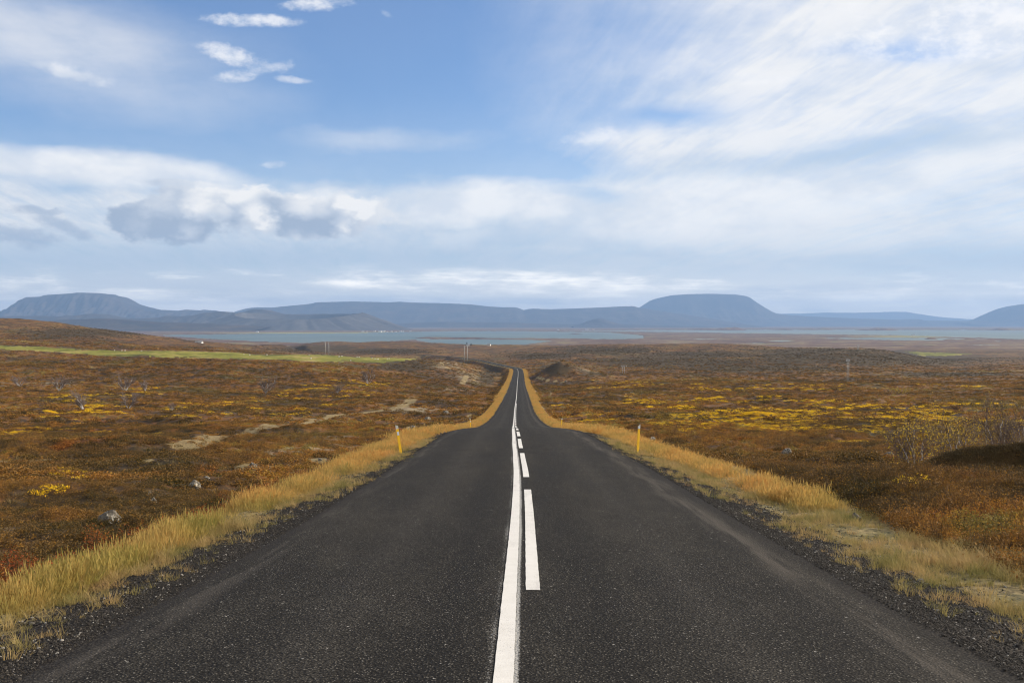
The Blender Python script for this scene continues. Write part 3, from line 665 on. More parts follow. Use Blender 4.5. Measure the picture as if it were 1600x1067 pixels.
# ------------------------------------------------------------------ road and its markings
def strip(name, mat, u0, u1, i0, i1, dz, nu=2, parent=None, uv=False, step=1, crown=True):
    ids = np.arange(i0, i1 + 1, step) if not isinstance(i0, np.ndarray) else i0
    us = np.linspace(u0, u1, nu)
    P = RP[ids]; T = RT[ids]
    pts = np.zeros((len(ids), nu, 3))
    for k, uu in enumerate(us):
        pts[:, k, 0] = P[:, 0] + T[:, 1] * uu; pts[:, k, 1] = P[:, 1] - T[:, 0] * uu
        pts[:, k, 2] = P[:, 2] + dz + (0.035 * (1 - (uu / 3.2) ** 2))
    idx = np.arange(len(ids) * nu).reshape(len(ids), nu)
    f = np.stack([idx[:-1, :-1], idx[:-1, 1:], idx[1:, 1:], idx[1:, :-1]], -1).reshape(-1, 4)
    o = mesh_obj(name, pts.reshape(-1, 3), f.tolist(), mat, parent, smooth=True)
    if uv:
        ul = o.data.uv_layers.new(name='course')
        vi = np.zeros(len(o.data.loops), int); o.data.loops.foreach_get('vertex_index', vi)
        co = np.stack([np.tile(us, len(ids))[vi], np.repeat(RS[ids], nu)[vi]], 1)
        ul.data.foreach_set('uv', co.astype(np.float32).ravel())
    return o
road = strip('road', M['asphalt'], -3.2, 3.2, 0, len(RP) - 1, 0.0, 9, uv=True)
tag(road, 'narrow grey asphalt road running straight down to the lake', kind='structure')
s_of_y = lambda yv: int(np.searchsorted(RP[:, 1], yv))
# solid line: ragged edges, up to where the paint can no longer be told from a hair line
def ragged(name, c0, w, sa, sb, parent, stepm=0.25, lift=0.006, jitter=0.004):
    n = max(2, int((sb - sa) / stepm) + 1); sv = np.linspace(sa, sb, n); pts = []
    X = np.interp(sv, RS, RP[:, 0]); Y = np.interp(sv, RS, RP[:, 1]); Zv = np.interp(sv, RS, RP[:, 2]); tx = np.interp(sv, RS, RT[:, 0]); ty = np.interp(sv, RS, RT[:, 1])
    for sg in (-1, 1):
        j = c0 + sg * w / 2 + vnoise(sv * 3.7, sv * 0 + sg * 9.1, 3) * jitter + vnoise(sv * .23, sv * 0 + 3.3, 3) * 0.006
        pts.append(np.stack([X + ty * j, Y - tx * j, Zv + 0.035 * (1 - (j / 3.2) ** 2) + lift], 1))
    v = np.concatenate(pts); f = [(i, n + i, n + i + 1, i + 1) for i in range(n - 1)]
    return mesh_obj(name, v, f, M['paint'], parent)
S0 = float(np.interp(0, RP[:300, 1], RS[:300]))
ragged('solid_line', -0.105, 0.125, S0 - 60, S0 + 60, road, 0.1)
far_line = ragged('solid_line', -0.105, 0.14, S0 + 60, S0 + 735, road, 1.0, lift=0.02)
ragged('solid_line', -0.03, 0.15, S0 + 735, RS[s_of_y(1700)], road, 2.0, lift=0.03)
DASHES = [(-24.0, -16.5), (-13.5, -6.0), (-3.0, 5.6), (9.05, 18.7), (21.4, 29.6), (32.2, 38.6), (41.0, 46.5)]
yd = 50.0
while yd < 215: DASHES.append((yd, yd + 7.0)); yd += 10.0
for ya, yb in DASHES:
    ragged('dash', 0.105, 0.13, S0 + ya, S0 + yb, road, 0.1 if yb < 48 else 1.0, lift=0.006 if yb < 60 else 0.02)

# ------------------------------------------------------------------ mountains
def massif(name, D, prof, front, back, mat, label, gull=0.05, cliff=0.0, lam=260.0, step=2.0, base=-95.0, seed=3, pw=1.25, pskirt=0.0):
    xs = np.arange(prof[0][0], prof[-1][0] + 0.1, step)
    yt = np.interp(xs, [p[0] for p in prof], [p[1] for p in prof]); yt = gsm(yt[:, None], 0.8)[:, 0]
    X = (xs - CX) / F * D; top = EYE + (HY - yt) / F * D
    tv = np.r_[np.linspace(0, 1, 34), 1 + np.linspace(0.03, 1, 16)]        # 0..1 front slope, 1..2 plateau and back slope
    Xg, Tg = np.meshgrid(X, tv, indexing='ij'); hh = np.maximum(top - base, 3)[:, None]
    dv = np.where(Tg <= 1, (Tg - 1) * front, (Tg - 1) * back)
    n1 = fbm(Xg / lam, dv / (lam * 3) + 5, 4, seed); n2 = vnoise(Xg / (lam * 4), dv / (lam * 4), seed + 7)
    tt = np.clip(Tg, 0, 1)
    shape = tt ** pw
    if cliff > 0: shape = (1 - cliff) * shape + cliff * sst(tt, .62, .96)
    b_ = np.clip(Tg - 1, 0, 1); shape = np.where(Tg > 1, 1 - sst(b_, .35, 1) * 1.0 - 0.03 * b_, shape)
    gu = gull * hh * n1 * 4 * tt * (1 - tt) * np.where(Tg <= 1, 1, 0)
    Zg = base + hh * shape + gu + hh * 0.05 * n2 * 4 * tt * (1 - tt) * np.where(Tg <= 1, 1, 0)
    Yg = D + dv + n2 * lam * 0.5 * (1 - tt) * (Tg < 1)
    o = grid_mesh(name, np.stack([Xg, Yg, Zg], -1)[:, ::1], mat)
    tag(o, label, kind='structure'); return o
massif('mountain', 44000, [(1130, 503), (1180, 493), (1215, 490.5), (1250, 490), (1290, 488.3), (1330, 488.8), (1400, 487), (1418, 487.5), (1432, 490), (1470, 495.5), (1520, 499), (1580, 503), (1620, 506)], 3500, 3000, M['mountain'], 'very pale distant range low on the horizon right of the broad table mountain', lam=900)
massif('mountain', 30000, [(860, 507), (930, 500), (985, 487), (1000, 481.5), (1006, 479), (1012, 475), (1020, 469.5), (1028, 466), (1038, 463.7), (1050, 461.5), (1062, 460.6), (1075, 459.6), (1110, 459), (1150, 460.3), (1166, 462.6), (1172, 465),
        (1183, 473), (1195, 480.5), (1203, 485), (1212, 489.5), (1225, 491.5), (1260, 494), (1300, 496), (1350, 498), (1400, 499.3), (1424, 499.4), (1433, 498.2), (1443, 500.3), (1500, 501.2), (1560, 501.8), (1640, 503), (1760, 507)], 2600, 2600, M['mountain'], 'broad flat topped blue mountain right of the road', cliff=.35, lam=420)
massif('mountain', 29000, [(1500, 504), (1538, 501.5), (1550, 497.5), (1560, 492), (1572, 486), (1583, 481.5), (1595, 478), (1620, 474), (1660, 471), (1720, 470), (1780, 476), (1830, 490), (1880, 501), (1930, 507)], 2200, 2500, M['mountain'], 'blue round shouldered mountain cut by the right edge of the view', lam=380)
massif('mountain', 25000, [(300, 508), (340, 494), (352, 491.5), (362, 489), (372, 485.5), (383, 482.5), (392, 481), (402, 480.2), (412, 480.4), (425, 480.6), (440, 479), (460, 477.2), (478, 475.5), (486, 474.6), (495, 472.3), (520, 471.8), (550, 471.1), (590, 471.9), (600, 472.3), (612, 472.2), (625, 471.4), (640, 472.6), (665, 473.2), (700, 474), (735, 475.6),
        (765, 479), (785, 480.2), (800, 480), (806, 480.3), (812, 482), (818, 484.6), (826, 482.8), (834, 482.2), (860, 483.2), (900, 482), (950, 479.8), (975, 478.7), (990, 478.3), (998, 480.8), (1004, 481), (1020, 484), (1045, 488), (1080, 493), (1120, 499), (1160, 506)], 2800, 2500, M['mountain'], 'long level blue ridge across the middle of the horizon', gull=.07, lam=620, seed=12)
massif('mountain', 22000, [(-330, 508), (-200, 502), (-60, 493), (-20, 488), (0, 486.4), (10, 483.5), (17, 481.8), (25, 474.5), (33, 468.5), (40, 464.3), (64, 463.7), (67, 461.3), (90, 459.8), (115, 458.1), (120, 457.2), (140, 457.6), (157, 458), (163, 460.8), (177, 463), (182, 466), (195, 473.5), (203, 476), (215, 479.3), (235, 484),
        (248, 485), (256, 484), (262, 486), (280, 485.5), (286, 484.2), (293, 483.6), (300, 485.5), (312, 485.4), (318, 483.8), (328, 485.8), (345, 487.5), (370, 492), (420, 499), (470, 507)], 2300, 2300, M['mountain'], 'dark flat topped mountain with gullied flanks at far left', cliff=.25, gull=.17, lam=130, seed=21)
massif('hill', 16500, [(-120, 505), (-20, 495), (20, 493.8), (60, 493.4), (90, 494.5), (105, 493), (120, 492.6), (132, 490.6), (148, 490.3), (158, 492), (168, 495), (185, 497), (215, 497.4), (245, 496.6), (258, 493.8), (266, 493.5), (272, 495), (300, 492.8), (318, 488.8), (330, 488), (343, 486.4), (352, 487), (362, 490.2), (372, 489), (385, 486), (396, 483), (410, 483.5), (425, 488), (450, 494), (500, 503), (540, 508)], 1500, 1500, M['lowhill'], 'low dark blue hills in front of the left table mountain', lam=160, seed=31, gull=.12, base=-92)
massif('hill', 19500, [(895, 510), (908, 506), (918, 502), (927, 499), (935, 497.4), (942, 498.4), (952, 501.5), (966, 506), (985, 510)], 700, 700, M['mountain'], 'small cone shaped hill in front of the long ridge', lam=120, seed=33, base=-93)
massif('hill', 20500, [(560, 511), (600, 507), (650, 504.2), (700, 502.8), (730, 504), (790, 503.6), (840, 505.5), (900, 507), (1000, 507.6), (1060, 509.5), (1120, 511)], 700, 700, M['lowhill'], 'low blue lava ground at the foot of the long ridge', lam=200, seed=35, base=-93)
massif('hill', 12200, [(-200, 507), (-80, 503), (60, 501), (120, 499), (160, 497.5), (200, 500.5), (240, 503.2), (300, 505), (360, 507.6), (420, 511)], 900, 900, M['lowhill'], 'dark low hill behind the brown slope at far left', lam=130, seed=36, base=-92)
# ring crater
cxr, cyr = (470 - CX) / F * 13600, 13600.0
th = np.linspace(0, 2 * math.pi, 241); rr = np.r_[np.linspace(0, 620, 12), np.linspace(640, 1000, 26), np.linspace(1020, 1560, 22)]
TH, RRr = np.meshgrid(th, rr, indexing='ij')
ang = np.degrees(TH) % 360                          # 0 = away from the camera, 90 = to the right
rimh = np.interp(ang, [0, 45, 80, 92, 110, 150, 180, 215, 250, 275, 300, 330, 360], [137, 140, 148, 150, 128, 62, 50, 66, 118, 152, 146, 134, 137])
rimr = 860 + 40 * np.sin(2 * TH + 1)
gn = fbm(TH * 14, RRr / 500, 3, 41)
gn = 0.5 * (gn + fbm((TH - 2 * math.pi) * 14, RRr / 500, 3, 41)) if False else fbm(np.cos(TH) * 7, np.sin(TH) * 7, 3, 41)
to = np.clip((RRr - rimr) / (1540 - rimr), 0, 1); ti = np.clip((rimr - RRr) / 120, 0, 1)
Zc = np.where(RRr > rimr, -93 + (rimh + 93) * (1 - to) ** 1.25, rimh - (rimh + 40) * ti ** 0.8)
Zc = Zc + gn * 26 * 4 * to * (1 - to) + gn * 8 * 4 * ti * (1 - ti)
crater = grid_mesh('crater_hill', np.stack([cxr + np.sin(TH) * RRr * 1.02, cyr + np.cos(TH) * RRr, Zc], -1), M['ash'])
tag(crater, 'wide dark ash crater with an open bowl behind the lake', kind='structure')

# ------------------------------------------------------------------ air
hz = mesh_obj('haze', *box(-50000, 50000, -50000, 50000, -96.5, 1040), None); tag(hz, 'thin blue air over the whole plain', kind='stuff')
m, nt, out = new_mat('air'); pv = nt.nodes.new('ShaderNodeVolumePrincipled')
pv.inputs['Color'].default_value = (.38, .61, 1.0, 1); pv.inputs['Density'].default_value = 3.8e-5; pv.inputs['Anisotropy'].default_value = 0.1
nt.links.new(pv.outputs[0], out.inputs['Volume']); hz.data.materials.append(m)

# ------------------------------------------------------------------ plants of the heath: prototypes for the countless ones
def moor_leaf(nt):
    P = pos(nt); c = moor_color(nt, P); f = noise(nt, P, 9.0, 2, 0.6)
    c = mix(nt, f.ss(0.50, 0.74) * 0.55, c, (.42, .20, .035)); c = mix(nt, f.ss(0.46, 0.28) * 0.7, c, (.035, .022, .010))
    return mix(nt, 1.0, c, (1.55, 1.60, 1.12), 'MULTIPLY')
M['heath'] = leaf_mat('heath_leaves', moor_leaf, 0.25)
M['red'] = leaf_mat('dwarf_birch_leaves', lambda nt: ramp(nt, noise(nt, pos(nt), 2.2, 4, 0.7), [(.28, (.12, .030, .012)), (.46, (.25, .060, .018)), (.6, (.34, .13, .03)), (.75, (.38, .22, .05))]), 0.3)
M['yellow'] = leaf_mat('willow_leaves', lambda nt: ramp(nt, noise(nt, pos(nt), 1.6, 4, 0.7), [(.3, (.62, .33, .02)), (.5, (.90, .58, .02)), (.7, (.98, .74, .05))]), 0.35)
M['twig'] = simple_mat('dark_twigs', (.045, .028, .016), (.11, .075, .045), 20)
def straw(nt):
    P = pos(nt); n = noise(nt, P, 0.55, 4, 0.65); k = noise(nt, P, 14.0, 2, 0.5)
    _, ypos, _ = sep(nt, P); g_ = noise(nt, P, 0.16, 3, .6)
    c = ramp(nt, (n - .5) * 1.3 + (k - .5) * .8 + .5, [(.15, (.26, .24, .07)), (.36, (.48, .34, .11)), (.55, (.68, .42, .13)), (.72, (.64, .31, .09)), (.9, (.40, .17, .06))])
    c = mix(nt, (ypos.ss(26.0, 9.0) * .75 + (g_ - .5) * 1.2).clamp() * .8, c, mix(nt, n.ss(.35, .65), (.30, .30, .07), (.50, .42, .15)))
    return mix(nt, 1.0, c, (.86, .84, .80), 'MULTIPLY')
M['straw'] = leaf_mat('golden_grass', straw, 0.45)
M['shortgrass'] = leaf_mat('pale_green_grass', lambda nt: ramp(nt, noise(nt, pos(nt), 1.3, 4, 0.65), [(.3, (.13, .14, .04)), (.45, (.31, .25, .09)), (.6, (.46, .32, .14)), (.75, (.32, .18, .08))]), 0.4)
M['stone'] = simple_mat('dark_gravel', (.010, .008, .007), (.062, .054, .044), 22, 0.85)
M['palestone'] = simple_mat('pale_pebbles', (.13, .12, .10), (.36, .33, .29), 30, 0.85)
def proto(name, mb, mats, fm=None):
    me = bpy.data.meshes.new(name); me.from_pydata(mb.v, [], mb.f); me.update()
    for m_ in mats: me.materials.append(m_)
    if fm: me.polygons.foreach_set('material_index', fm)
    return bpy.data.objects.new(name, me)
rp = random.Random(5)
def grass_tuft(n, hgt, lean, w, seedhead=False):
    mb = MB()
    for i in range(n):
        a = rp.uniform(0, 2 * math.pi); r0 = rp.uniform(0, .09); hh = hgt * rp.uniform(.55, 1.1); le = lean * rp.uniform(.2, 1.2) * hh
        bx, by = r0 * math.cos(a), r0 * math.sin(a); a2 = a + rp.uniform(-.8, .8); ux, uy = math.cos(a2), math.sin(a2)
        fx, fy = -math.sin(a2 + rp.uniform(-1.4, 1.4)), math.cos(a2); q = []
        for t in (0, .55, 1.0):
            cx = bx + ux * le * t ** 2; cy = by + uy * le * t ** 2; cz = hh * (t - .12 * t * t); ww = w * (1 - .75 * t)
            q += [(cx - fx * ww, cy - fy * ww, cz), (cx + fx * ww, cy + fy * ww, cz)]
        mb.add(q, [(0, 1, 3, 2), (2, 3, 5, 4)])
        if seedhead and rp.random() < .6:
            sx, sy, sz = bx + ux * le, by + uy * le, hh * .88; s_ = w * 2.2
            mb.add([(sx - fx * s_, sy - fy * s_, sz + .03), (sx, sy, sz - .03), (sx + fx * s_, sy + fy * s_, sz + .03), (sx + ux * .02, sy + uy * .02, sz + .10)], [(0, 1, 2, 3)])
    return mb
def leafy(rad, hgt, nleaf, ls, ntw=6, flat=0.5):
    mb = MB(); fm = []
    for i in range(ntw):
        a = rp.uniform(0, 6.283); r = rad * rp.uniform(.3, .9); hh = hgt * rp.uniform(.6, 1.05); w = ls * .13
        p0 = Vector((0, 0, -.03)); p1 = Vector((math.cos(a) * r, math.sin(a) * r, hh)); sd = Vector((-math.sin(a), math.cos(a), 0)) * w
        mb.add([p0 - sd, p0 + sd, p1 + sd * .4, p1 - sd * .4], [(0, 1, 2, 3)]); fm.append(1)
    for i in range(nleaf):
        a = rp.uniform(0, 6.283); rr_ = rad * math.sqrt(rp.random()); zz = hgt * (1 - (rr_ / rad) ** 2 * .6) * rp.uniform(.25, 1.08)
        c = Vector((math.cos(a) * rr_, math.sin(a) * rr_, zz)); u = Vector((rp.uniform(-1, 1), rp.uniform(-1, 1), rp.uniform(-1, 1) * flat + .15)).normalized()
        v = u.cross(Vector((rp.uniform(-1, 1), rp.uniform(-1, 1), rp.uniform(-1, 1)))).normalized(); s_ = ls * rp.uniform(.6, 1.3)
        mb.add([c - u * s_, c + v * s_ * .6, c + u * s_, c - v * s_ * .6], [(0, 1, 2, 3)]); fm.append(0)
    return mb, fm
def stone_mb(sz, sub=1):
    bm = bmesh.new(); bmesh.ops.create_icosphere(bm, subdivisions=sub, radius=sz)
    sc = (rp.uniform(.8, 1.3), rp.uniform(.7, 1.1), rp.uniform(.45, .8))
    for v in bm.verts: v.co = Vector((v.co.x * sc[0], v.co.y * sc[1], v.co.z * sc[2])) * rp.uniform(.78, 1.15)
    mb = MB(); mb.v = [tuple(v.co) for v in bm.verts]; mb.f = [tuple(x.index for x in f.verts) for f in bm.faces]; bm.free(); return mb
def scatter(name, label, protos, pts, scl, idx=None, tilt=0.15, host=None):
    """one countless growth: points on the ground, each carrying one clump"""
    c = bpy.data.collections.new(name + '_kinds')
    for p in protos: c.objects.link(p)
    me = bpy.data.meshes.new(name); n = len(pts)
    me.vertices.add(n); me.vertices.foreach_set('co', np.asarray(pts, np.float32).ravel())
    at = me.attributes.new('grow', 'FLOAT', 'POINT'); at.data.foreach_set('value', np.asarray(scl, np.float32))
    rot = np.stack([rng.normal(0, tilt, n), rng.normal(0, tilt, n), rng.uniform(0, 6.283, n)], 1)
    at = me.attributes.new('turn', 'FLOAT_VECTOR', 'POINT'); at.data.foreach_set('vector', rot.astype(np.float32).ravel())
    at = me.attributes.new('sort', 'INT', 'POINT'); at.data.foreach_set('value', (rng.integers(0, len(protos), n) if idx is None else idx).astype(np.int32))
    o = bpy.data.objects.new(name, me); COL.objects.link(o); tag(o, label, kind='stuff')
    g = bpy.data.node_groups.new(name, 'GeometryNodeTree')
    g.interface.new_socket('Geometry', in_out='INPUT', socket_type='NodeSocketGeometry'); g.interface.new_socket('Geometry', in_out='OUTPUT', socket_type='NodeSocketGeometry')
    N = g.nodes.new; gi = N('NodeGroupInput'); go = N('NodeGroupOutput'); ip = N('GeometryNodeInstanceOnPoints'); ci_ = N('GeometryNodeCollectionInfo')
    ci_.inputs['Collection'].default_value = c; ci_.inputs['Separate Children'].default_value = True; ci_.inputs['Reset Children'].default_value = True
    def na(nm, ty):
        q = N('GeometryNodeInputNamedAttribute'); q.data_type = ty; q.inputs['Name'].default_value = nm; return q.outputs[0]
    lk = g.links.new; lk(gi.outputs[0], ip.inputs['Points']); lk(ci_.outputs[0], ip.inputs['Instance']); ip.inputs['Pick Instance'].default_value = True
    lk(na('sort', 'INT'), ip.inputs['Instance Index'])
    er = N('FunctionNodeEulerToRotation'); lk(na('turn', 'FLOAT_VECTOR'), er.inputs[0]); lk(er.outputs[0], ip.inputs['Rotation'])
    lk(na('grow', 'FLOAT'), ip.inputs['Scale']); lk(ip.outputs[0], go.inputs[0])
    md = o.modifiers.new('growth', 'NODES'); md.node_group = g
    return o
def fov_points(n, d0, d1, half=0.56, power=2.0):
    """points evenly spread (power 2) over the ground ahead between two distances"""
    D = (d0 ** power + (d1 ** power - d0 ** power) * rng.random(n)) ** (1 / power)
    X = D * rng.uniform(-half, half, n); return X, D
def ground_info(X, Y):
    z_, off, s, px, D = H(X, Y, True); return z_, off, masks(X, Y, z_, off, px, D), px, D
def field_at(X, Y, z_):
    q, w = project(X, Y, z_); return (Y > 440) & (Y < 1050) & (q < 662) & (w > np.interp(q, ftx, ftop) - .3) & (w < np.interp(q, fbx, fbot) + .3)
# --- heath clumps
def heath(name, label, n, d0, d1, protos, smin, smax, keep=1.0, edge=0.0):
    X, Y = fov_points(n, d0, d1); z_, off, mk, px, D = ground_info(X, Y)
    patch = 0.5 + 0.5 * fbm(X / 3.5, Y / 3.5, 3, 55)
    ok = (np.abs(off) > 4.6) & (mk['verge'] + rng.normal(0, .12, n) < .45) & ((mk['path'] < .3 + rng.normal(0, .2, n)) | (rng.random(n) < .10)) & (rng.random(n) > mk['dark'] * .95) & (rng.random(n) > mk['pale'] * .9) & (rng.random(n) < keep * (.45 + .8 * patch))
    ok &= ~field_at(X, Y, z_)
    ok &= ~((px > 1440) & (Y > 29.2) & (Y < 31.1) & (rng.random(n) < .85))
    sc_ = rng.uniform(smin, smax, n) * (.7 + .5 * patch)
    return scatter(name, label, protos, np.stack([X, Y, z_ - .02], 1)[ok], sc_[ok])
hp = []
for i in range(5):
    mb, fm = leafy(.20, .17, 110, .016, 10); hp.append(proto('heath_clump', mb, [M['heath'], M['twig']], fm))
hm = []
for i in range(4):
    mb, fm = leafy(.34, .22, 75, .040, 8); hm.append(proto('heath_clump_wide', mb, [M['heath'], M['twig']], fm))
hf = []
for i in range(4):
    mb, fm = leafy(.75, .30, 70, .10, 8); hf.append(proto('heath_patch', mb, [M['heath'], M['twig']], fm))
heath('heath_scrub', 'low brown heather and crowberry scrub close to the road', 34000, 6, 42, hp, .8, 1.35)
heath('heath_scrub', 'brown and orange heath in the middle distance', 60000, 40, 150, hm, .8, 1.5)
heath('heath_scrub', 'brown heath far down the slope', 60000, 145, 480, hf, .8, 1.5)
heath('heath_scrub', 'brown heath on the far slopes', 80000, 470, 950, hf, .9, 1.6, .8)
X, Y = fov_points(16000, 8, 110); z_, off, mk, px, D = ground_info(X, Y); ok = (np.abs(off) > 6) & (rng.random(len(X)) < .35 * sst(fbm(X / 6, Y / 6, 3, 90), -.1, .5) + mk['pale'] * .5 + mk['path'] * .5)
MGRASS = (np.stack([X, Y, z_ - .02], 1)[ok], rng.uniform(.5, 1.3, ok.sum()) * np.interp(Y[ok], [8, 40, 110], [.8, 1.2, 2.2]))
# taller sprigs standing out of the low heath
X, Y = fov_points(14000, 9, 120); z_, off, mk, px, D = ground_info(X, Y); ok = (np.abs(off) > 7) & (mk['path'] < .2) & (rng.random(len(X)) < .9 * sst(fbm(X / 4, Y / 4, 3, 95), .0, .6))
MSPRIG = (np.stack([X, Y, z_ - .02], 1)[ok], rng.uniform(.7, 1.3, ok.sum()) * np.interp(Y[ok], [9, 40, 120], [.8, 1.2, 2.6]))
M['darkheath'] = leaf_mat('crowberry_and_shade', lambda nt: ramp(nt, noise(nt, pos(nt), .35, 4, .65), [(.3, (.048, .036, .018)), (.5, (.105, .074, .032)), (.7, (.19, .115, .04))]), .15)  # crowberry colour of the ridges, reused to paint bank and embankment shade
hd = []
for i in range(3):
    mb, fm = leafy(.75, .30, 70, .10, 8); hd.append(proto('crowberry_patch', mb, [M['darkheath'], M['twig']], fm))
X, Y = fov_points(110000, 430, 1700); z_, off, mk, px, D = ground_info(X, Y); ok = (np.abs(off) > 7) & (rng.random(len(X)) < mk['dark'] * .95) & ~field_at(X, Y, z_)
scatter('dark_scrub', 'dark crowberry scrub covering the low ridges and standing in for shade on the road embankment', hd, np.stack([X, Y, z_ - .02], 1)[ok], rng.uniform(.9, 1.7, ok.sum()))
# --- rust red dwarf birch thicket low on the left, and brush on the right bank
rb = []
for i in range(4):
    mb, fm = leafy(.22, .42, 130, .016, 14, .9); rb.append(proto('dwarf_birch_sprig', mb, [M['red'], M['twig']], fm))
def region(n, x0, x1, y0, y1, f):
    X = rng.uniform(x0, x1, n); Y = rng.uniform(y0, y1, n); z_, off, mk, px, D = ground_info(X, Y); ok = f(X, Y, off, px, mk); return np.stack([X, Y, z_ - .02], 1)[ok]
a = region(9000, -12, -5.3, 7, 30, lambda X, Y, o, px, mk: (rng.random(len(X)) < np.exp(-0.5 * ((np.abs(o) - 6.0 - .02 * Y) / .8) ** 2) * (.5 + .6 * fbm(X / 2, Y / 2, 2, 61)) * np.interp(Y, [7, 9, 16, 24, 30], [1, 1, 1, .6, .1])))
scatter('dwarf_birch_thicket', 'rust red dwarf birch along the left verge', rb, a, rng.uniform(.7, 1.25, len(a)))
bb = []
for i in range(5):
    mb, fm = leafy(.24, .34, 120, .015, 18, .9); bb.append(proto('brush_sprig', mb, [M['heath'], M['twig']], fm))
a = region(26000, 4.8, 22, 8, 36, lambda X, Y, o, px, mk: (o > 5.3) & (rng.random(len(X)) < .8 * (.6 + .6 * fbm(X / 2.5, Y / 2.5, 2, 64))) & (mk['verge'] < .5) & (rng.random(len(X)) > mk['pale']) & ~((px > 1440) & (Y > 29.2) & (Y < 31.1) & (rng.random(len(X)) < .85)))
scatter('bank_brush', 'tangled brown brush on the bank right of the road', bb, a, rng.uniform(.6, 1.2, len(a)))
scatter('heath_sprigs', 'taller twiggy sprigs standing out of the low heath', bb, *MSPRIG)
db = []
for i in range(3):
    mb, fm = leafy(.22, .22, 110, .016, 14, .9); db.append(proto('bank_shade_sprig', mb, [M['darkheath'], M['twig']], fm))
a = region(6000, 11.5, 19, 28.8, 31.3, lambda X, Y, o, px, mk: (px > 1425) & (rng.random(len(X)) < np.interp(px, [1425, 1480], [.1, .8])))  # near face of the bank: its shade is painted through dark plant colour
scatter('bank_shade_scrub', 'scrub coloured dark to stand in for shade on the steep bank at the right edge', db, a, rng.uniform(.6, 1.15, len(a)))
# --- yellow willow patches
yp_ = []
for i in range(4):
    mb, fm = leafy(.24, .13, 70, .022, 5); yp_.append(proto('willow_clump', mb, [M['yellow'], M['twig']], fm))
yfar = []
for i in range(3):
    mb, fm = leafy(.6, .20, 60, .07, 4); yfar.append(proto('willow_patch', mb, [M['yellow'], M['twig']], fm))
YREG = [(1290, 655, 230, 18, 190), (1150, 660, 150, 14, 90), (1330, 640, 260, 8, 90), (1080, 625, 130, 4, 60), (1430, 650, 80, 4, 30), (1250, 605, 250, 5, 80), (980, 598, 60, 3, 16), (1500, 670, 100, 14, 40),
        (250, 633, 260, 12, 50), (130, 612, 180, 8, 28), (450, 615, 170, 10, 34), (40, 672, 40, 6, 8), (190, 672, 130, 8, 14), (560, 600, 90, 5, 20), (80, 772, 60, 8, 5), (180, 735, 160, 12, 8), (1450, 770, 120, 22, 7), (1420, 728, 22, 5, 7), (300, 640, 300, 20, 26)]
PN, PF = [], []
for (cx, cy, sx, sy, n) in YREG:
    for k in range(int(n * .27)):
        u_, v_ = rng.normal(cx, sx * .6), rng.normal(cy, sy * .6)
        if v_ < 590: continue
        x_, d_, _z = hit(u_, v_, 8, 700)
        if d_ > 600 or (d_ < 60 and cy < 700): continue
        r_ = rng.lognormal(0, .45) * np.interp(d_, [10, 25, 60, 120, 400], [.10, .16, .75, 1.7, 3.8])
        m_ = int(min(260, r_ * r_ * np.interp(d_, [10, 30, 100, 180, 181, 400], [22, 16, 12, 7, 2.2, 1.2]) * 2.2)) + 3
        ang_ = rng.uniform(0, 6.283, m_); rr2 = r_ * np.sqrt(rng.random(m_)) * (1 + .3 * np.sin(3 * ang_ + k))
        X = x_ + rr2 * np.cos(ang_) * 1.7; Y = d_ + rr2 * np.sin(ang_) * .9
        (PN if d_ < 180 else PF).append(np.stack([X, Y], 1))
for nm, lst, pr, lo, hi in (('willow_scrub', PN, yp_, .7, 1.5), ('willow_scrub', PF, yfar, .7, 1.3)):
    q = np.concatenate(lst); z_, off, mk, px, D = ground_info(q[:, 0], q[:, 1]); ok = (np.abs(off) > 6.5) & ~field_at(q[:, 0], q[:, 1], z_) & (mk['path'] < .3)
    scatter(nm, 'bright yellow dwarf willow in patches across the heath', pr, np.stack([q[:, 0], q[:, 1], z_ + .03], 1)[ok], rng.uniform(lo, hi, ok.sum()))
# --- verge grass
gt = [proto('grass_tuft', grass_tuft(20, .235, .9, .0026, True), [M['straw']]) for i in range(5)]
gtf = [proto('grass_tuft_wide', (lambda mb: mb)(grass_tuft(26, .31, .7, .007, True)), [M['straw']]) for i in range(3)]
gs = [proto('short_tuft', grass_tuft(22, .13, .9, .003), [M['shortgrass']]) for i in range(4)]
def verge(n, y0, y1, side, protos, smin, smax, o0, o1, name, label, dens=1.0, taper=True):
    Y = rng.uniform(y0, y1, n); cx = np.interp(Y, RP[:i_str, 1], RP[:i_str, 0]); o = rng.uniform(0, 1, n)
    a0 = np.interp(Y, [0, 9, 16, 20, 25, 32, 200], [4.3, 4.25, 4.2, 3.9, 3.6, 3.4, 3.4]) + (np.interp(Y, [0, 16, 25, 32, 40], [.1, .1, .3, .1, 0]) if side > 0 else 0) + o0; a1 = np.interp(Y, [0, 10, 25, 60, 140, 400], o1)
    oo = a0 + (a1 - a0) * o; X = cx + side * oo
    z_, off, mk, px, D = ground_info(X, Y)
    ed = np.clip(o / .18, .35, 1) * np.clip((1 - o) / .25, .45, 1); pt = np.clip(.55 + 1.0 * fbm(X / 1.3, Y / 2.2, 3, 71), .12, 1.4)
    ok = rng.random(n) < dens * pt * np.where(o < .12, .45, 1)
    sc_ = rng.uniform(smin, smax, n) * (ed if taper else 1) * (.75 + .35 * pt)
    return scatter(name, label, protos, np.stack([X, Y, z_ - .01], 1)[ok], sc_[ok], tilt=.24)
GL = 'golden seed grass growing along the %s side of the road'
verge(11000, 3, 46, -1, gt, .55, 1.0, 0.1, [4.95, 5.2, 5.9, 6.3, 5.8, 5.6], 'verge_grass', GL % 'left', .9)
verge(9000, 17, 50, 1, gt, .5, .95, 0.35, [5.2, 5.3, 6.2, 6.4, 5.8, 5.6], 'verge_grass', GL % 'right', .95)
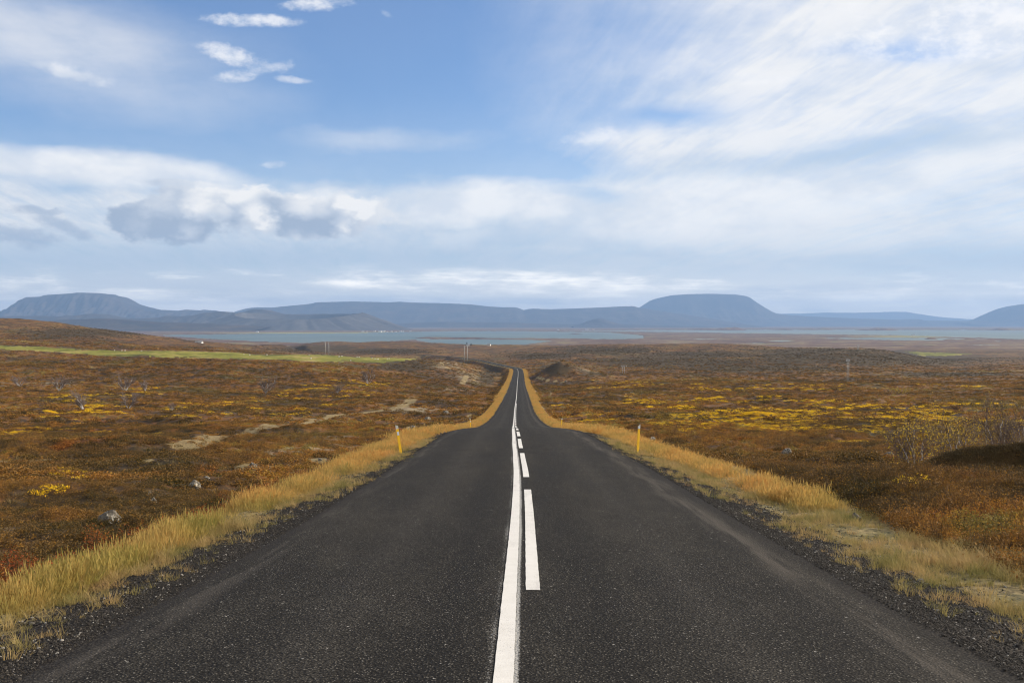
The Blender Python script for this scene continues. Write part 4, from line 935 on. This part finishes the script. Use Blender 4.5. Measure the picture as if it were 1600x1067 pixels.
verge(9000, 44, 250, -1, gtf, .7, 1.25, 0.0, [6, 6.3, 6.8, 6.5, 5.4, 5.1], 'verge_grass', GL % 'left', 1)
verge(9000, 48, 250, 1, gtf, .7, 1.25, 0.0, [6, 6.3, 6.8, 6.5, 5.4, 5.1], 'verge_grass', GL % 'right', 1)
verge(5000, 245, 730, -1, gtf, 1.2, 2.0, 0.0, [6, 6.3, 6.8, 6.6, 6.0, 6.5], 'verge_grass', GL % 'left', 1)
verge(5000, 245, 730, 1, gtf, 1.2, 2.0, 0.0, [6, 6.3, 6.8, 6.6, 6.0, 6.5], 'verge_grass', GL % 'right', 1)
verge(8000, 4, 40, -1, gs, .6, 1.2, -0.2, [5.3, 5.3, 5.4, 5.4, 5, 5], 'short_grass', 'pale short grass at the left gravel edge', .75, False)
verge(14000, 5, 40, 1, gs, .6, 1.2, -0.1, [6.4, 6.0, 5.6, 5.4, 5, 5], 'short_grass', 'pale dry grass at the right gravel edge', .7, False)
scatter('heath_grass', 'dry bent grass among the heath', gs, *MGRASS)
for sd_, nn in ((-1, 5000), (1, 6000)):
    verge(nn, 4, 34, sd_, gs, .4, 1.0, -.75, [4.6] * 6, 'short_grass', 'sparse pale tufts growing in the %s gravel' % ('left' if sd_ < 0 else 'right'), .33, False)
# --- loose stones of the shoulders
sp_ = [proto('gravel_stone', stone_mb(.012), [M['stone']]) for i in range(5)] + [proto('pale_stone', stone_mb(.012), [M['palestone']])]
Ys = 3.5 + 46 * rng.random(150000) ** 1.7; sd = rng.choice([-1, 1], 150000); oo = 3.12 + np.abs(rng.normal(0, .62, 150000)) + np.where(sd > 0, .0, 0)
cx = np.interp(Ys, RP[:i_str, 1], RP[:i_str, 0]); Xs = cx + sd * oo; zs = H(Xs, Ys); keep = oo < 5.2
zs = np.where(oo < 3.2, np.interp(Ys, RP[:i_str, 1], RP[:i_str, 2]) + .004, zs)
szs = rng.lognormal(-.55, .42, 150000) * np.interp(oo, [3.1, 3.5, 4.5], [.55, .9, 1.35])
scatter('gravel', 'dark loose gravel on the road shoulders', sp_, np.stack([Xs, Ys, zs + .002], 1)[keep], szs[keep], idx=rng.choice(6, keep.sum(), p=[.19, .19, .19, .19, .19, .05]), tilt=.5)

# ------------------------------------------------------------------ boulders
def mat_rock(name, lichen):
    m, nt, out = new_mat(name); P = pos(nt); a = noise(nt, P, 5.0, 6, 0.7); b_ = noise(nt, P, 26.0, 4, 0.7); l = noise(nt, P, 9.0, 3, 0.6)
    c = mix(nt, a.ss(.35, .65), (.055, .048, .038), (.20, .175, .14)); c = mix(nt, l.ss(.52, .66) * .75, c, lichen); c = mix(nt, b_.ss(.62, .72) * .5, c, (.05, .045, .04))
    principled(nt, out, c, .9, .2, b_, .02, .8); return m
M['rock'] = mat_rock('lichened_basalt', (.60, .55, .45)); M['rockred'] = mat_rock('red_brown_rock', (.24, .11, .07)); M['rockdark'] = mat_rock('dark_basalt', (.12, .115, .11))
def boulder(px, yb, wpx, asp, label, mat='rock', seed=1, dmin=8, flat=.62, group=None):
    x_, y_, z_ = hit(px, yb, dmin, 900); w = wpx / F * y_ / 2 * .92
    bm = bmesh.new(); bmesh.ops.create_icosphere(bm, subdivisions=3, radius=1.0); rr = random.Random(seed)
    planes = [(Vector((rr.uniform(-1, 1), rr.uniform(-1, 1), rr.uniform(-.3, 1))).normalized(), rr.uniform(.55, .85)) for _ in range(9)]
    off = rr.uniform(0, 90)
    for v in bm.verts:
        for n_v, dd in planes:
            t = v.co.dot(n_v) - dd
            if t > 0: v.co -= n_v * t * .92
        k = 1 + .10 * float(vnoise(v.co.x * 2.2 + off, v.co.y * 2.2 + v.co.z * 1.7, seed)) + .03 * float(vnoise(v.co.x * 7 + off, v.co.z * 7 + v.co.y * 5, seed)); v.co *= k
        v.co = Vector((v.co.x * w * 1.15, v.co.y * w * .95, (v.co.z + .35) * w * asp))
    me = bpy.data.meshes.new('boulder'); bm.to_mesh(me); bm.free(); me.materials.append(M[mat])
    o = bpy.data.objects.new('boulder', me); COL.objects.link(o); o.location = (x_, y_, z_ - .05 * w); o.rotation_euler = (rr.uniform(-.15, .15), rr.uniform(-.15, .15), rr.uniform(0, .6))
    tag(o, label, 'boulder', 'boulders lying in the heath'); return o
boulder(172, 816, 34, 1.05, 'big pale topped boulder, largest rock in the heath left of the road', seed=4)
boulder(144, 817, 11, 1.1, 'small pale stone just left of the big boulder', seed=5)
boulder(239, 785, 12, 1.3, 'small pointed pale stone between the big boulder and the dark topped one', seed=6)
boulder(233, 773, 8, 1.1, 'tiny pinkish stone above the small pointed stone', seed=16)
boulder(303, 764, 20, 1.15, 'mid sized dark boulder with a white lit edge, left of the verge grass', seed=7)
boulder(323, 751, 14, .9, 'low grey stone just beyond the mid sized white edged boulder', seed=8)
boulder(394, 730, 15, 1.0, 'rugged grey stone at the head of a scree patch by the left verge', seed=9)
boulder(366, 735, 11, .8, 'flat dark stone in the scree patch by the left verge', 'rockdark', seed=10)
boulder(1227, 711, 19, 1.2, 'squarish boulder with a bright right face on the heath right of the road', seed=11)
boulder(1186, 722, 15, .9, 'low rounded stone half sunk near the right verge', 'rockdark', seed=12)
boulder(1389, 716, 20, .95, 'dark rounded boulder beside the yellow scrub at the birches', 'rockdark', seed=13)
boulder(1336, 813, 20, 1.1, 'red brown rock at the foot of the brush on the right bank', 'rockred', seed=14)
boulder(1021, 689, 13, .9, 'small pale stone behind the right hand marker post', seed=15)
boulder(668, 656, 11, 1.0, 'pale stone uppermost in the row of stones behind the left marker post', seed=17)
boulder(644, 671, 9, 1.2, 'pale split stone closest behind the left marker post', seed=18)
boulder(696, 646, 10, .9, 'grey stone beside the far end of the trail left of the road', seed=19)
boulder(890, 637, 5, 1.1, 'tiny white stone on the heath right of the road dip', seed=20)
boulder(884, 597, 4, 1.0, 'tiny white stone at the foot of the dark mound', seed=21)
boulder(1597, 866, 16, 1.0, 'dark stone in the dry grass at the right edge', 'rockdark', seed=22)
boulder(500, 719, 7, .9, 'small grey stone on the pale moss patch left of the verge', seed=23)

# ------------------------------------------------------------------ roadside marker posts
def mat_post():
    m, nt, out = new_mat('yellow_post_plastic'); P = pos(nt); a = noise(nt, P, 16.0, 5, .65); g = noise(nt, scaled(nt, P, 9, 9, 2), 3.0, 4, .6)
    c = mix(nt, a.ss(.3, .7), (.78, .43, .008), (.86, .52, .02)); c = mix(nt, g.ss(.56, .70) * .45, c, (.42, .27, .06)); principled(nt, out, c, .55, .4, a, .002, .5); return m
M['post'] = mat_post(); M['reflector'] = simple_mat('reflector_foil', (.50, .55, .62), (.66, .70, .75), 30, .35, .5); M['capgrey'] = simple_mat('weathered_cap', (.42, .41, .36), (.62, .60, .54), 30, .7)
def marker_post(x_, y_, hgt, lean, label, band, small=False, w=.105):
    z_ = H1(x_, y_); r_ = empty('marker_post', (x_, y_, z_)); tag(r_, label, 'marker post', 'yellow marker posts along the verges'); r_.rotation_euler = (R(1.5), R(lean), R(30))
    mb = MB(); h2 = hgt - .11; a = w / 2; t_ = .032
    # hollow three sided profile: broad face, slanted flank, open back
    out_ = [(-a, -t_), (a * .62, -t_), (a, t_ * .6), (a - .012, t_), (a * .5, -t_ + .014), (-a, -t_ + .014)]
    n = len(out_); v = [(p[0], p[1], -.25) for p in out_] + [(p[0], p[1], h2 + (p[0] / w) * .0) for p in out_]
    f = [tuple(range(n - 1, -1, -1)), tuple(range(n, 2 * n))] + [(i, (i + 1) % n, n + (i + 1) % n, n + i) for i in range(n)]
    mb.add(v, f).build('post_body', M['post'], r_)
    v = [(p[0] * 1.03, p[1] * 1.03, h2 + .002) for p in out_] + [(p[0] * 1.03, p[1] * 1.03, hgt + (p[0] / w) * .05 * (1 if x_ > 0 else -1)) for p in out_]
    MB().add(v, f).build('cap', M['capgrey'], r_)
    mb = MB()
    if band == 'top': mb.box(-a * .82, a * .50, -t_ - .008, -t_ - .0035, h2 + .012, hgt - .035)
    else: mb.box(-a * .80, a * .50, -t_ - .006, -t_ - .0015, h2 - .20, h2 - .09)
    mb.build('reflector', M['reflector'], r_); return r_
marker_post((626.5 - CX) / F * 31.5, 31.5, .92, -10, 'yellow marker post leaning left in the golden grass, left verge near the camera', 'mid')
marker_post((996 - CX) / F * 31.5, 31.5, .92, 2.5, 'upright yellow marker post with a grey white top, right verge near the camera', 'top')
marker_post((735.5 - CX) / F * 82, 82, .85, -5, 'short looking yellow marker post far along the left verge by the dark ditch', 'mid')
marker_post((877 - CX) / F * 82, 82, .85, 3, 'short looking yellow marker post far along the right verge at the crest', 'top')

# ------------------------------------------------------------------ mountain birches and bare bushes
M['bark'] = simple_mat('white_birch_bark', (.34, .32, .30), (.72, .70, .67), 12, .8); M['bareth'] = simple_mat('grey_twigs', (.11, .08, .065), (.24, .19, .165), 8, .85)
M['birchleaf'] = leaf_mat('birch_leaves', lambda nt: ramp(nt, noise(nt, pos(nt), 4.0, 4, .7), [(.3, (.16, .09, .02)), (.48, (.42, .27, .03)), (.62, (.80, .56, .04))]), .35)
def bush(name, cat, label, group, x_, y_, hgt, wid, stems, leaves, seed, twigmat='bareth', lean=0.0, tw=.0035, stemr=.022, nt_=9, sub=4, ls=.02):
    rr = random.Random(seed); z_ = H1(x_, y_); r_ = empty(name, (x_, y_, z_)); tag(r_, label, cat, group)
    tg = MB(); lf = MB()
    for s_i in range(stems):
        a = rr.uniform(0, 6.283); rad = wid * .5 * rr.uniform(.15, .75); p = Vector((math.cos(a) * .06, math.sin(a) * .06, -.08)); pts = [p.copy()]; hs = hgt * rr.uniform(.6, .9)
        tx, ty = math.cos(a) * rad + lean * hgt, math.sin(a) * rad * .8; nseg = 7
        for k in range(1, nseg + 1):
            t = k / nseg; pts.append(Vector((tx * t ** .8 + rr.uniform(-.04, .04) * hgt, ty * t ** .8 + rr.uniform(-.04, .04) * hgt, hs * t ** 1.15)))
        rads = [stemr * hgt / 1.8 * (1 - .75 * k / nseg) * rr.uniform(.85, 1.1) for k in range(nseg + 1)]
        MB().tube(pts, rads, 6).build('stem', M['bark'], r_, True)
        for j in range(nt_):
            k = rr.randint(2, nseg); b0 = pts[k - 1].lerp(pts[k], rr.random()); dv = Vector((rr.uniform(-1, 1) + .6 * math.cos(a), rr.uniform(-1, 1) + .6 * math.sin(a), rr.uniform(.35, 1.5))).normalized() * hgt * rr.uniform(.2, .42)
            q = [b0, b0 + dv * .4 + Vector((rr.uniform(-1, 1), rr.uniform(-1, 1), rr.uniform(-1, 1))) * .03 * hgt, b0 + dv]
            tg.tube(q, [tw * 2.2, tw * 1.4, tw * .7], 3)
            for u in range(sub):
                c0 = q[1].lerp(q[2], rr.random()); d2 = (dv.normalized() + Vector((rr.uniform(-1, 1), rr.uniform(-1, 1), rr.uniform(-.6, 1))) * .9).normalized() * hgt * rr.uniform(.08, .22); c1 = c0 + d2
                tg.tube([c0, c1], [tw, tw * .5], 3)
                for w in range(2):
                    e0 = c0.lerp(c1, rr.uniform(.2, .9)); e1 = e0 + (d2 * .5 + Vector((rr.uniform(-1, 1), rr.uniform(-1, 1), rr.uniform(-.3, 1))) * .08 * hgt); tg.tube([e0, e1], [tw * .7, tw * .4], 3)
                for w in range(leaves):
                    e = c0.lerp(c1, rr.uniform(.2, 1.25)) + Vector((rr.uniform(-1, 1), rr.uniform(-1, 1), rr.uniform(-1, 1))) * .035 * hgt
                    if rr.random() > .25 + .75 * min(1, max(0, e.z / hgt)): continue
                    a1 = Vector((rr.uniform(-1, 1), rr.uniform(-1, 1), rr.uniform(-1, 1))).normalized() * ls; a2 = a1.orthogonal().normalized() * ls * .7
                    lf.add([e - a1, e + a2, e + a1, e - a2], [(0, 1, 2, 3)])
    tg.build('twigs', M[twigmat], r_)
    if lf.v: lf.build('leaves', M['birchleaf'], r_)
    return r_
BG = 'small mountain birches behind the right bank'
def at(px, D): return (px - CX) / F * D, D
bush('mountain_birch', 'birch', 'crooked white stemmed birch with yellow top, leftmost beside the dark boulder', BG, *at(1437, 36), 2.0, 2.4, 6, 4, 31, lean=-.06, tw=.006, nt_=15, sub=5, ls=.032)
bush('mountain_birch', 'birch', 'bushy yellow brown birch second from the left behind the bank', BG, *at(1490, 38), 2.1, 2.2, 5, 5, 32, tw=.006, nt_=15, sub=5, ls=.032)
bush('mountain_birch', 'birch', 'thin slanting birch between the two middle bushy ones', BG, *at(1517, 41), 1.8, 1.4, 3, 3, 33, lean=-.1, tw=.006, nt_=15, sub=5, ls=.03)
bush('mountain_birch', 'birch', 'tall sparse birch with pale stems where the dark bank rises', BG, *at(1556, 45), 2.7, 2.3, 6, 2, 34, tw=.007, nt_=17, sub=6, ls=.03)
bush('mountain_birch', 'birch', 'nearly leafless birch cut by the right edge', BG, *at(1596, 47), 2.4, 1.9, 5, 1, 35, tw=.007, nt_=15, sub=6, ls=.03)
BB = 'bare grey bushes on the left heath'
for (px, yb, hp_, wp, lb, sd) in [(130, 641, 28, 44, 'bare bush with white stems, nearest of the left heath', 41), (200, 640, 24, 60, 'broad bare bush beside the nearest white stemmed one', 42), (92, 610, 20, 40, 'dark bare bush high up on the far left slope foot', 43),
        (195, 611, 22, 46, 'white stemmed bare bush at the foot of the left slope', 44), (228, 611, 16, 30, 'small bare bush right of the white stemmed one at the slope foot', 45), (415, 615, 24, 46, 'rounded purple grey bush left of centre', 46), (527, 614, 15, 22, 'little bare bush with one white stem', 47),
        (575, 600, 20, 34, 'rust brown bush under the terrace edge', 48), (268, 642, 12, 24, 'low bare bush right of the broad one', 49), (30, 604, 16, 50, 'sparse bare bush at the far left edge', 50)]:
    x_, y_, _ = hit(px, yb, 20, 700); hh = hp_ / F * y_
    bush('bare_bush', 'bush', lb, BB, x_, y_, hh, wp / F * y_, 6, 0, sd, tw=.016 * hh / 2, stemr=.04, nt_=9, sub=5)
for (px, D, hp_, wp, lb, sd) in [(1410, 320, 13, 60, 'wide yellow brown bush on the right heath below the dark ridge', 61), (1478, 44, 20, 40, 'low twiggy bush among the birches', 62)]:
    x_, y_ = at(px, D); hh = hp_ / F * y_; bush('willow_bush', 'bush', lb, None, x_, y_, hh, wp / F * y_, 8, 4, sd, tw=.005 if D < 100 else .02, nt_=8, sub=4, ls=.02 if D < 100 else .12)

# ------------------------------------------------------------------ power poles
M['polewood'] = simple_mat('weathered_pole', (.36, .34, .31), (.52, .50, .46), 3, .85); M['insul'] = simple_mat('insulator', (.60, .62, .62), (.75, .76, .75), 8, .4)
def h_pole(px, yb, hp_, gap_px, arm_px, label, D=None):
    x_, y_, z_ = hit(px, yb, 60, 3500); hh = hp_ / F * y_; g_ = gap_px / F * y_ / 2; am = arm_px / F * y_ / 2; tr_ = max(.13, .42 / F * y_)
    r_ = empty('power_pole', (x_, y_, z_)); tag(r_, label, 'power pole', 'wooden power poles across the heath')
    for sgn in (-1, 1): MB().tube([(sgn * g_, 0, -.6), (sgn * g_, 0, hh * 1.0)], [tr_ * 1.1, tr_ * .85], 8).build('pole', M['polewood'], r_, True)
    MB().box(-am, am, -.14, .14, hh * .955, hh * .955 + .28).build('crossarm', M['polewood'], r_)
    for k in (-.92, 0, .92): MB().tube([(am * k, 0, hh * .955 - .02), (am * k, 0, hh * .955 - .75)], [.10, .14], 7).build('insulator', M['insul'], r_, True)
    return r_
h_pole(511, 554, 19.5, 5.5, 10, 'twin legged power pole standing on the far edge of the green field')
h_pole(728, 566, 26, 4.6, 7, 'tall twin legged power pole beside the bend of the road')
h_pole(974.5, 584, 13, 3, 8.5, 'short power pole with a wide crossarm, right of the dark mound')
h_pole(1325, 597, 36, 2.6, 6, 'tallest power pole, in front of the dark ridge on the right')
h_pole(1341, 548, 9, 1.6, 3.5, 'tiny power pole beyond the dark ridge on the right')

# ------------------------------------------------------------------ sheep on the field
M['wool'] = simple_mat('cream_wool', (.62, .59, .52), (.80, .77, .70), 9, .95)
sm = MB()
bm = bmesh.new(); bmesh.ops.create_uvsphere(bm, u_segments=14, v_segments=9, radius=1.0)
for v in bm.verts:
    q_ = 1 + .07 * float(vnoise(v.co.x * 4 + 3, v.co.y * 4 + v.co.z * 3, 2)); v.co = Vector((v.co.x * .52 * q_, v.co.y * .27 * q_, v.co.z * .29 * q_ + .62))
sm.add([v.co for v in bm.verts], [tuple(v.index for v in f.verts) for f in bm.faces]); bm.free()
sm.tube([(.36, 0, .66), (.55, 0, .62), (.70, 0, .40), (.80, 0, .26)], [.15, .12, .085, .045], 7)
for (lx, ly) in ((.3, .13), (.3, -.13), (-.32, .13), (-.32, -.13)): sm.tube([(lx, ly, .5), (lx + .01, ly, .25), (lx - .01, ly, 0)], [.07, .04, .035], 6)
for sgn in (-1, 1): sm.tube([(.60, sgn * .05, .56), (.62, sgn * .17, .53)], [.03, .015], 5)
sheep0 = None
for i, (px, yb) in enumerate([(417, 555.4), (483, 555.6), (530, 558.5), (534, 557.6), (548, 564.6), (558, 559), (561, 559), (581, 560.3), (590, 562.6), (586, 562), (605, 562), (608, 561.6), (486, 561.5), (190.5, 548.8), (195.5, 549), (179, 548.3), (221, 549.4), (381, 554.4), (390, 555.6)]):
    x_, y_, z_ = hit(px, yb, 380, 1400)
    if sheep0 is None: sheep0 = sm.build('sheep', M['wool'], None, True); o = sheep0
    else: o = sheep0.copy(); COL.objects.link(o)
    o.location = (x_, y_, z_); o.rotation_euler = (0, 0, rng.uniform(0, 6.28)); o.scale = (.9,) * 3
    tag(o, 'white sheep grazing on the long green field', 'sheep', 'sheep grazing on the green field')

# ------------------------------------------------------------------ farms and the lakeside village
M['wallw'] = simple_mat('white_render', (.74, .73, .70), (.82, .81, .78), .5, .8); M['roofr'] = simple_mat('rust_red_roof', (.20, .06, .04), (.28, .09, .05), .8, .7); M['roofg'] = simple_mat('grey_roof', (.18, .18, .18), (.30, .30, .30), .8, .6); M['pane'] = simple_mat('window_pane', (.02, .03, .04), (.05, .06, .07), .5, .15, .5)
def house(px, D, zb, wd, hh, dp, roof, label, name='farmhouse', group=None, nw=3, cat='house'):
    x_ = (px - CX) / F * D; r_ = empty(name, (x_, D, zb), R(rng.uniform(-18, 18))); tag(r_, label, cat, group)
    MB().box(-wd / 2, wd / 2, -dp / 2, dp / 2, -3, hh).build('wall', M['wallw'], r_)
    rh = dp * .26; o_ = .3
    v = [(-wd / 2 - o_, -dp / 2 - o_, hh + .02), (wd / 2 + o_, -dp / 2 - o_, hh + .02), (wd / 2 + o_, dp / 2 + o_, hh + .02), (-wd / 2 - o_, dp / 2 + o_, hh + .02), (-wd / 2 - o_, 0, hh + rh), (wd / 2 + o_, 0, hh + rh)]
    MB().add(v, [(0, 3, 2, 1), (0, 1, 5, 4), (2, 3, 4, 5), (1, 2, 5), (3, 0, 4)]).build('roof', M[roof], r_)
    for k in range(nw):
        cx_ = -wd / 2 + wd * (k + .5) / nw; MB().box(cx_ - .6, cx_ + .6, -dp / 2 - .05, -dp / 2 + .02, hh * .35, hh * .75).build('window', M['pane'], r_)
    return r_
for (px, yb, wd, hh, roof, lb) in [(567, 519.0, 26, 8, 'roofg', 'white house farthest left in the lakeside village'), (573.5, 518.8, 18, 8, 'roofr', 'small house beside the farthest left one in the village'), (585, 518.3, 22, 9, 'roofr', 'brown roofed building on the low rise in the village'),
        (593.5, 519.3, 34, 12, 'roofg', 'long white hall at the shore, largest in the village'), (599.5, 518.9, 30, 14, 'roofg', 'tall white block next to the long shore hall'), (605, 519.2, 14, 7, 'roofr', 'little hut right of the tall white block'), (612, 518.9, 16, 7, 'roofg', 'small grey roofed house in the middle of the village'),
        (618, 518.9, 18, 8, 'roofr', 'red roofed house right of the village middle'), (626, 519.0, 20, 13, 'roofg', 'narrow tall white building near the right end of the village'), (630, 519.0, 16, 11, 'roofg', 'second narrow building at its side, right end of the village'), (641, 518.4, 18, 7, 'roofg', 'lone low house right of the village'),
        (402, 519.5, 26, 8, 'roofg', 'lone white farm on the far shore below the crater'), (917, 515.6, 40, 9, 'roofg', 'long pale farm row on the far shore left of the table mountain'), (927, 515.5, 30, 9, 'roofr', 'pale farm at the right end of the far shore row'), (872, 516.2, 30, 8, 'roofg', 'pale shed on the far shore before the long ridge'), (1427, 525.4, 26, 8, 'roofg', 'dark white gabled farm on the spit in the right part of the lake')]:
    D_ = dpl(yb); house(px, D_, H1((px - CX) / F * D_, D_) + 0.5, wd, hh, 11, roof, lb, 'farmhouse', 'small buildings on the lake shore')
def onhill(px, yb, wd, hh, roof, lb, nw=4):
    x_, y_, z_ = hit(px, yb, 500, 4500); return house(px, y_, z_ - .2, wd / F * y_, hh / F * y_, 5.5, roof, lb, 'farmhouse', None, nw)
onhill(311, 535.6, 11, 1.3, 'roofg', 'long low white farm building on the brown hill at left', 6)
onhill(731, 540.2, 5, 1.7, 'roofg', 'white farmhouse with dark trees at the near lake shore')
onhill(764, 539.8, 5, 2.0, 'roofg', 'white gabled farmhouse alone on the near lake shore')
def farm_tree(px, yb, hp_, lb, sd):
    x_, y_, z_ = hit(px, yb, 500, 4500); hh = hp_ / F * y_; rr = random.Random(sd); r_ = empty('spruce_tree', (x_, y_, z_)); tag(r_, lb, 'tree', 'dark trees at the lakeside farm')
    MB().tube([(0, 0, -.5), (0, 0, hh * .6)], [.3, .12], 6).build('trunk', M['polewood'], r_)
    mb = MB()
    for i in range(420):
        t = rr.random(); a = rr.uniform(0, 6.283); q_ = hh * .36 * (1 - t) * math.sqrt(rr.random()) + .2; c = Vector((math.cos(a) * q_, math.sin(a) * q_, hh * (.12 + .88 * t))); a1 = Vector((rr.uniform(-1, 1), rr.uniform(-1, 1), rr.uniform(-.6, .3))).normalized() * hh * .06; a2 = a1.orthogonal().normalized() * hh * .04
        mb.add([c - a1, c + a2, c + a1, c - a2], [(0, 1, 2, 3)])
    mb.build('crown', M['darkgreen'], r_)
M['darkgreen'] = leaf_mat('dark_needles', lambda nt: ramp(nt, noise(nt, pos(nt), .8, 3, .6), [(.3, (.015, .025, .012)), (.7, (.04, .055, .022))]), .15)
farm_tree(729.5, 540, 5, 'dark tree left of the farmhouse at the near lake shore', 1); farm_tree(736, 540.2, 4, 'dark tree right of the farmhouse at the near lake shore', 2)
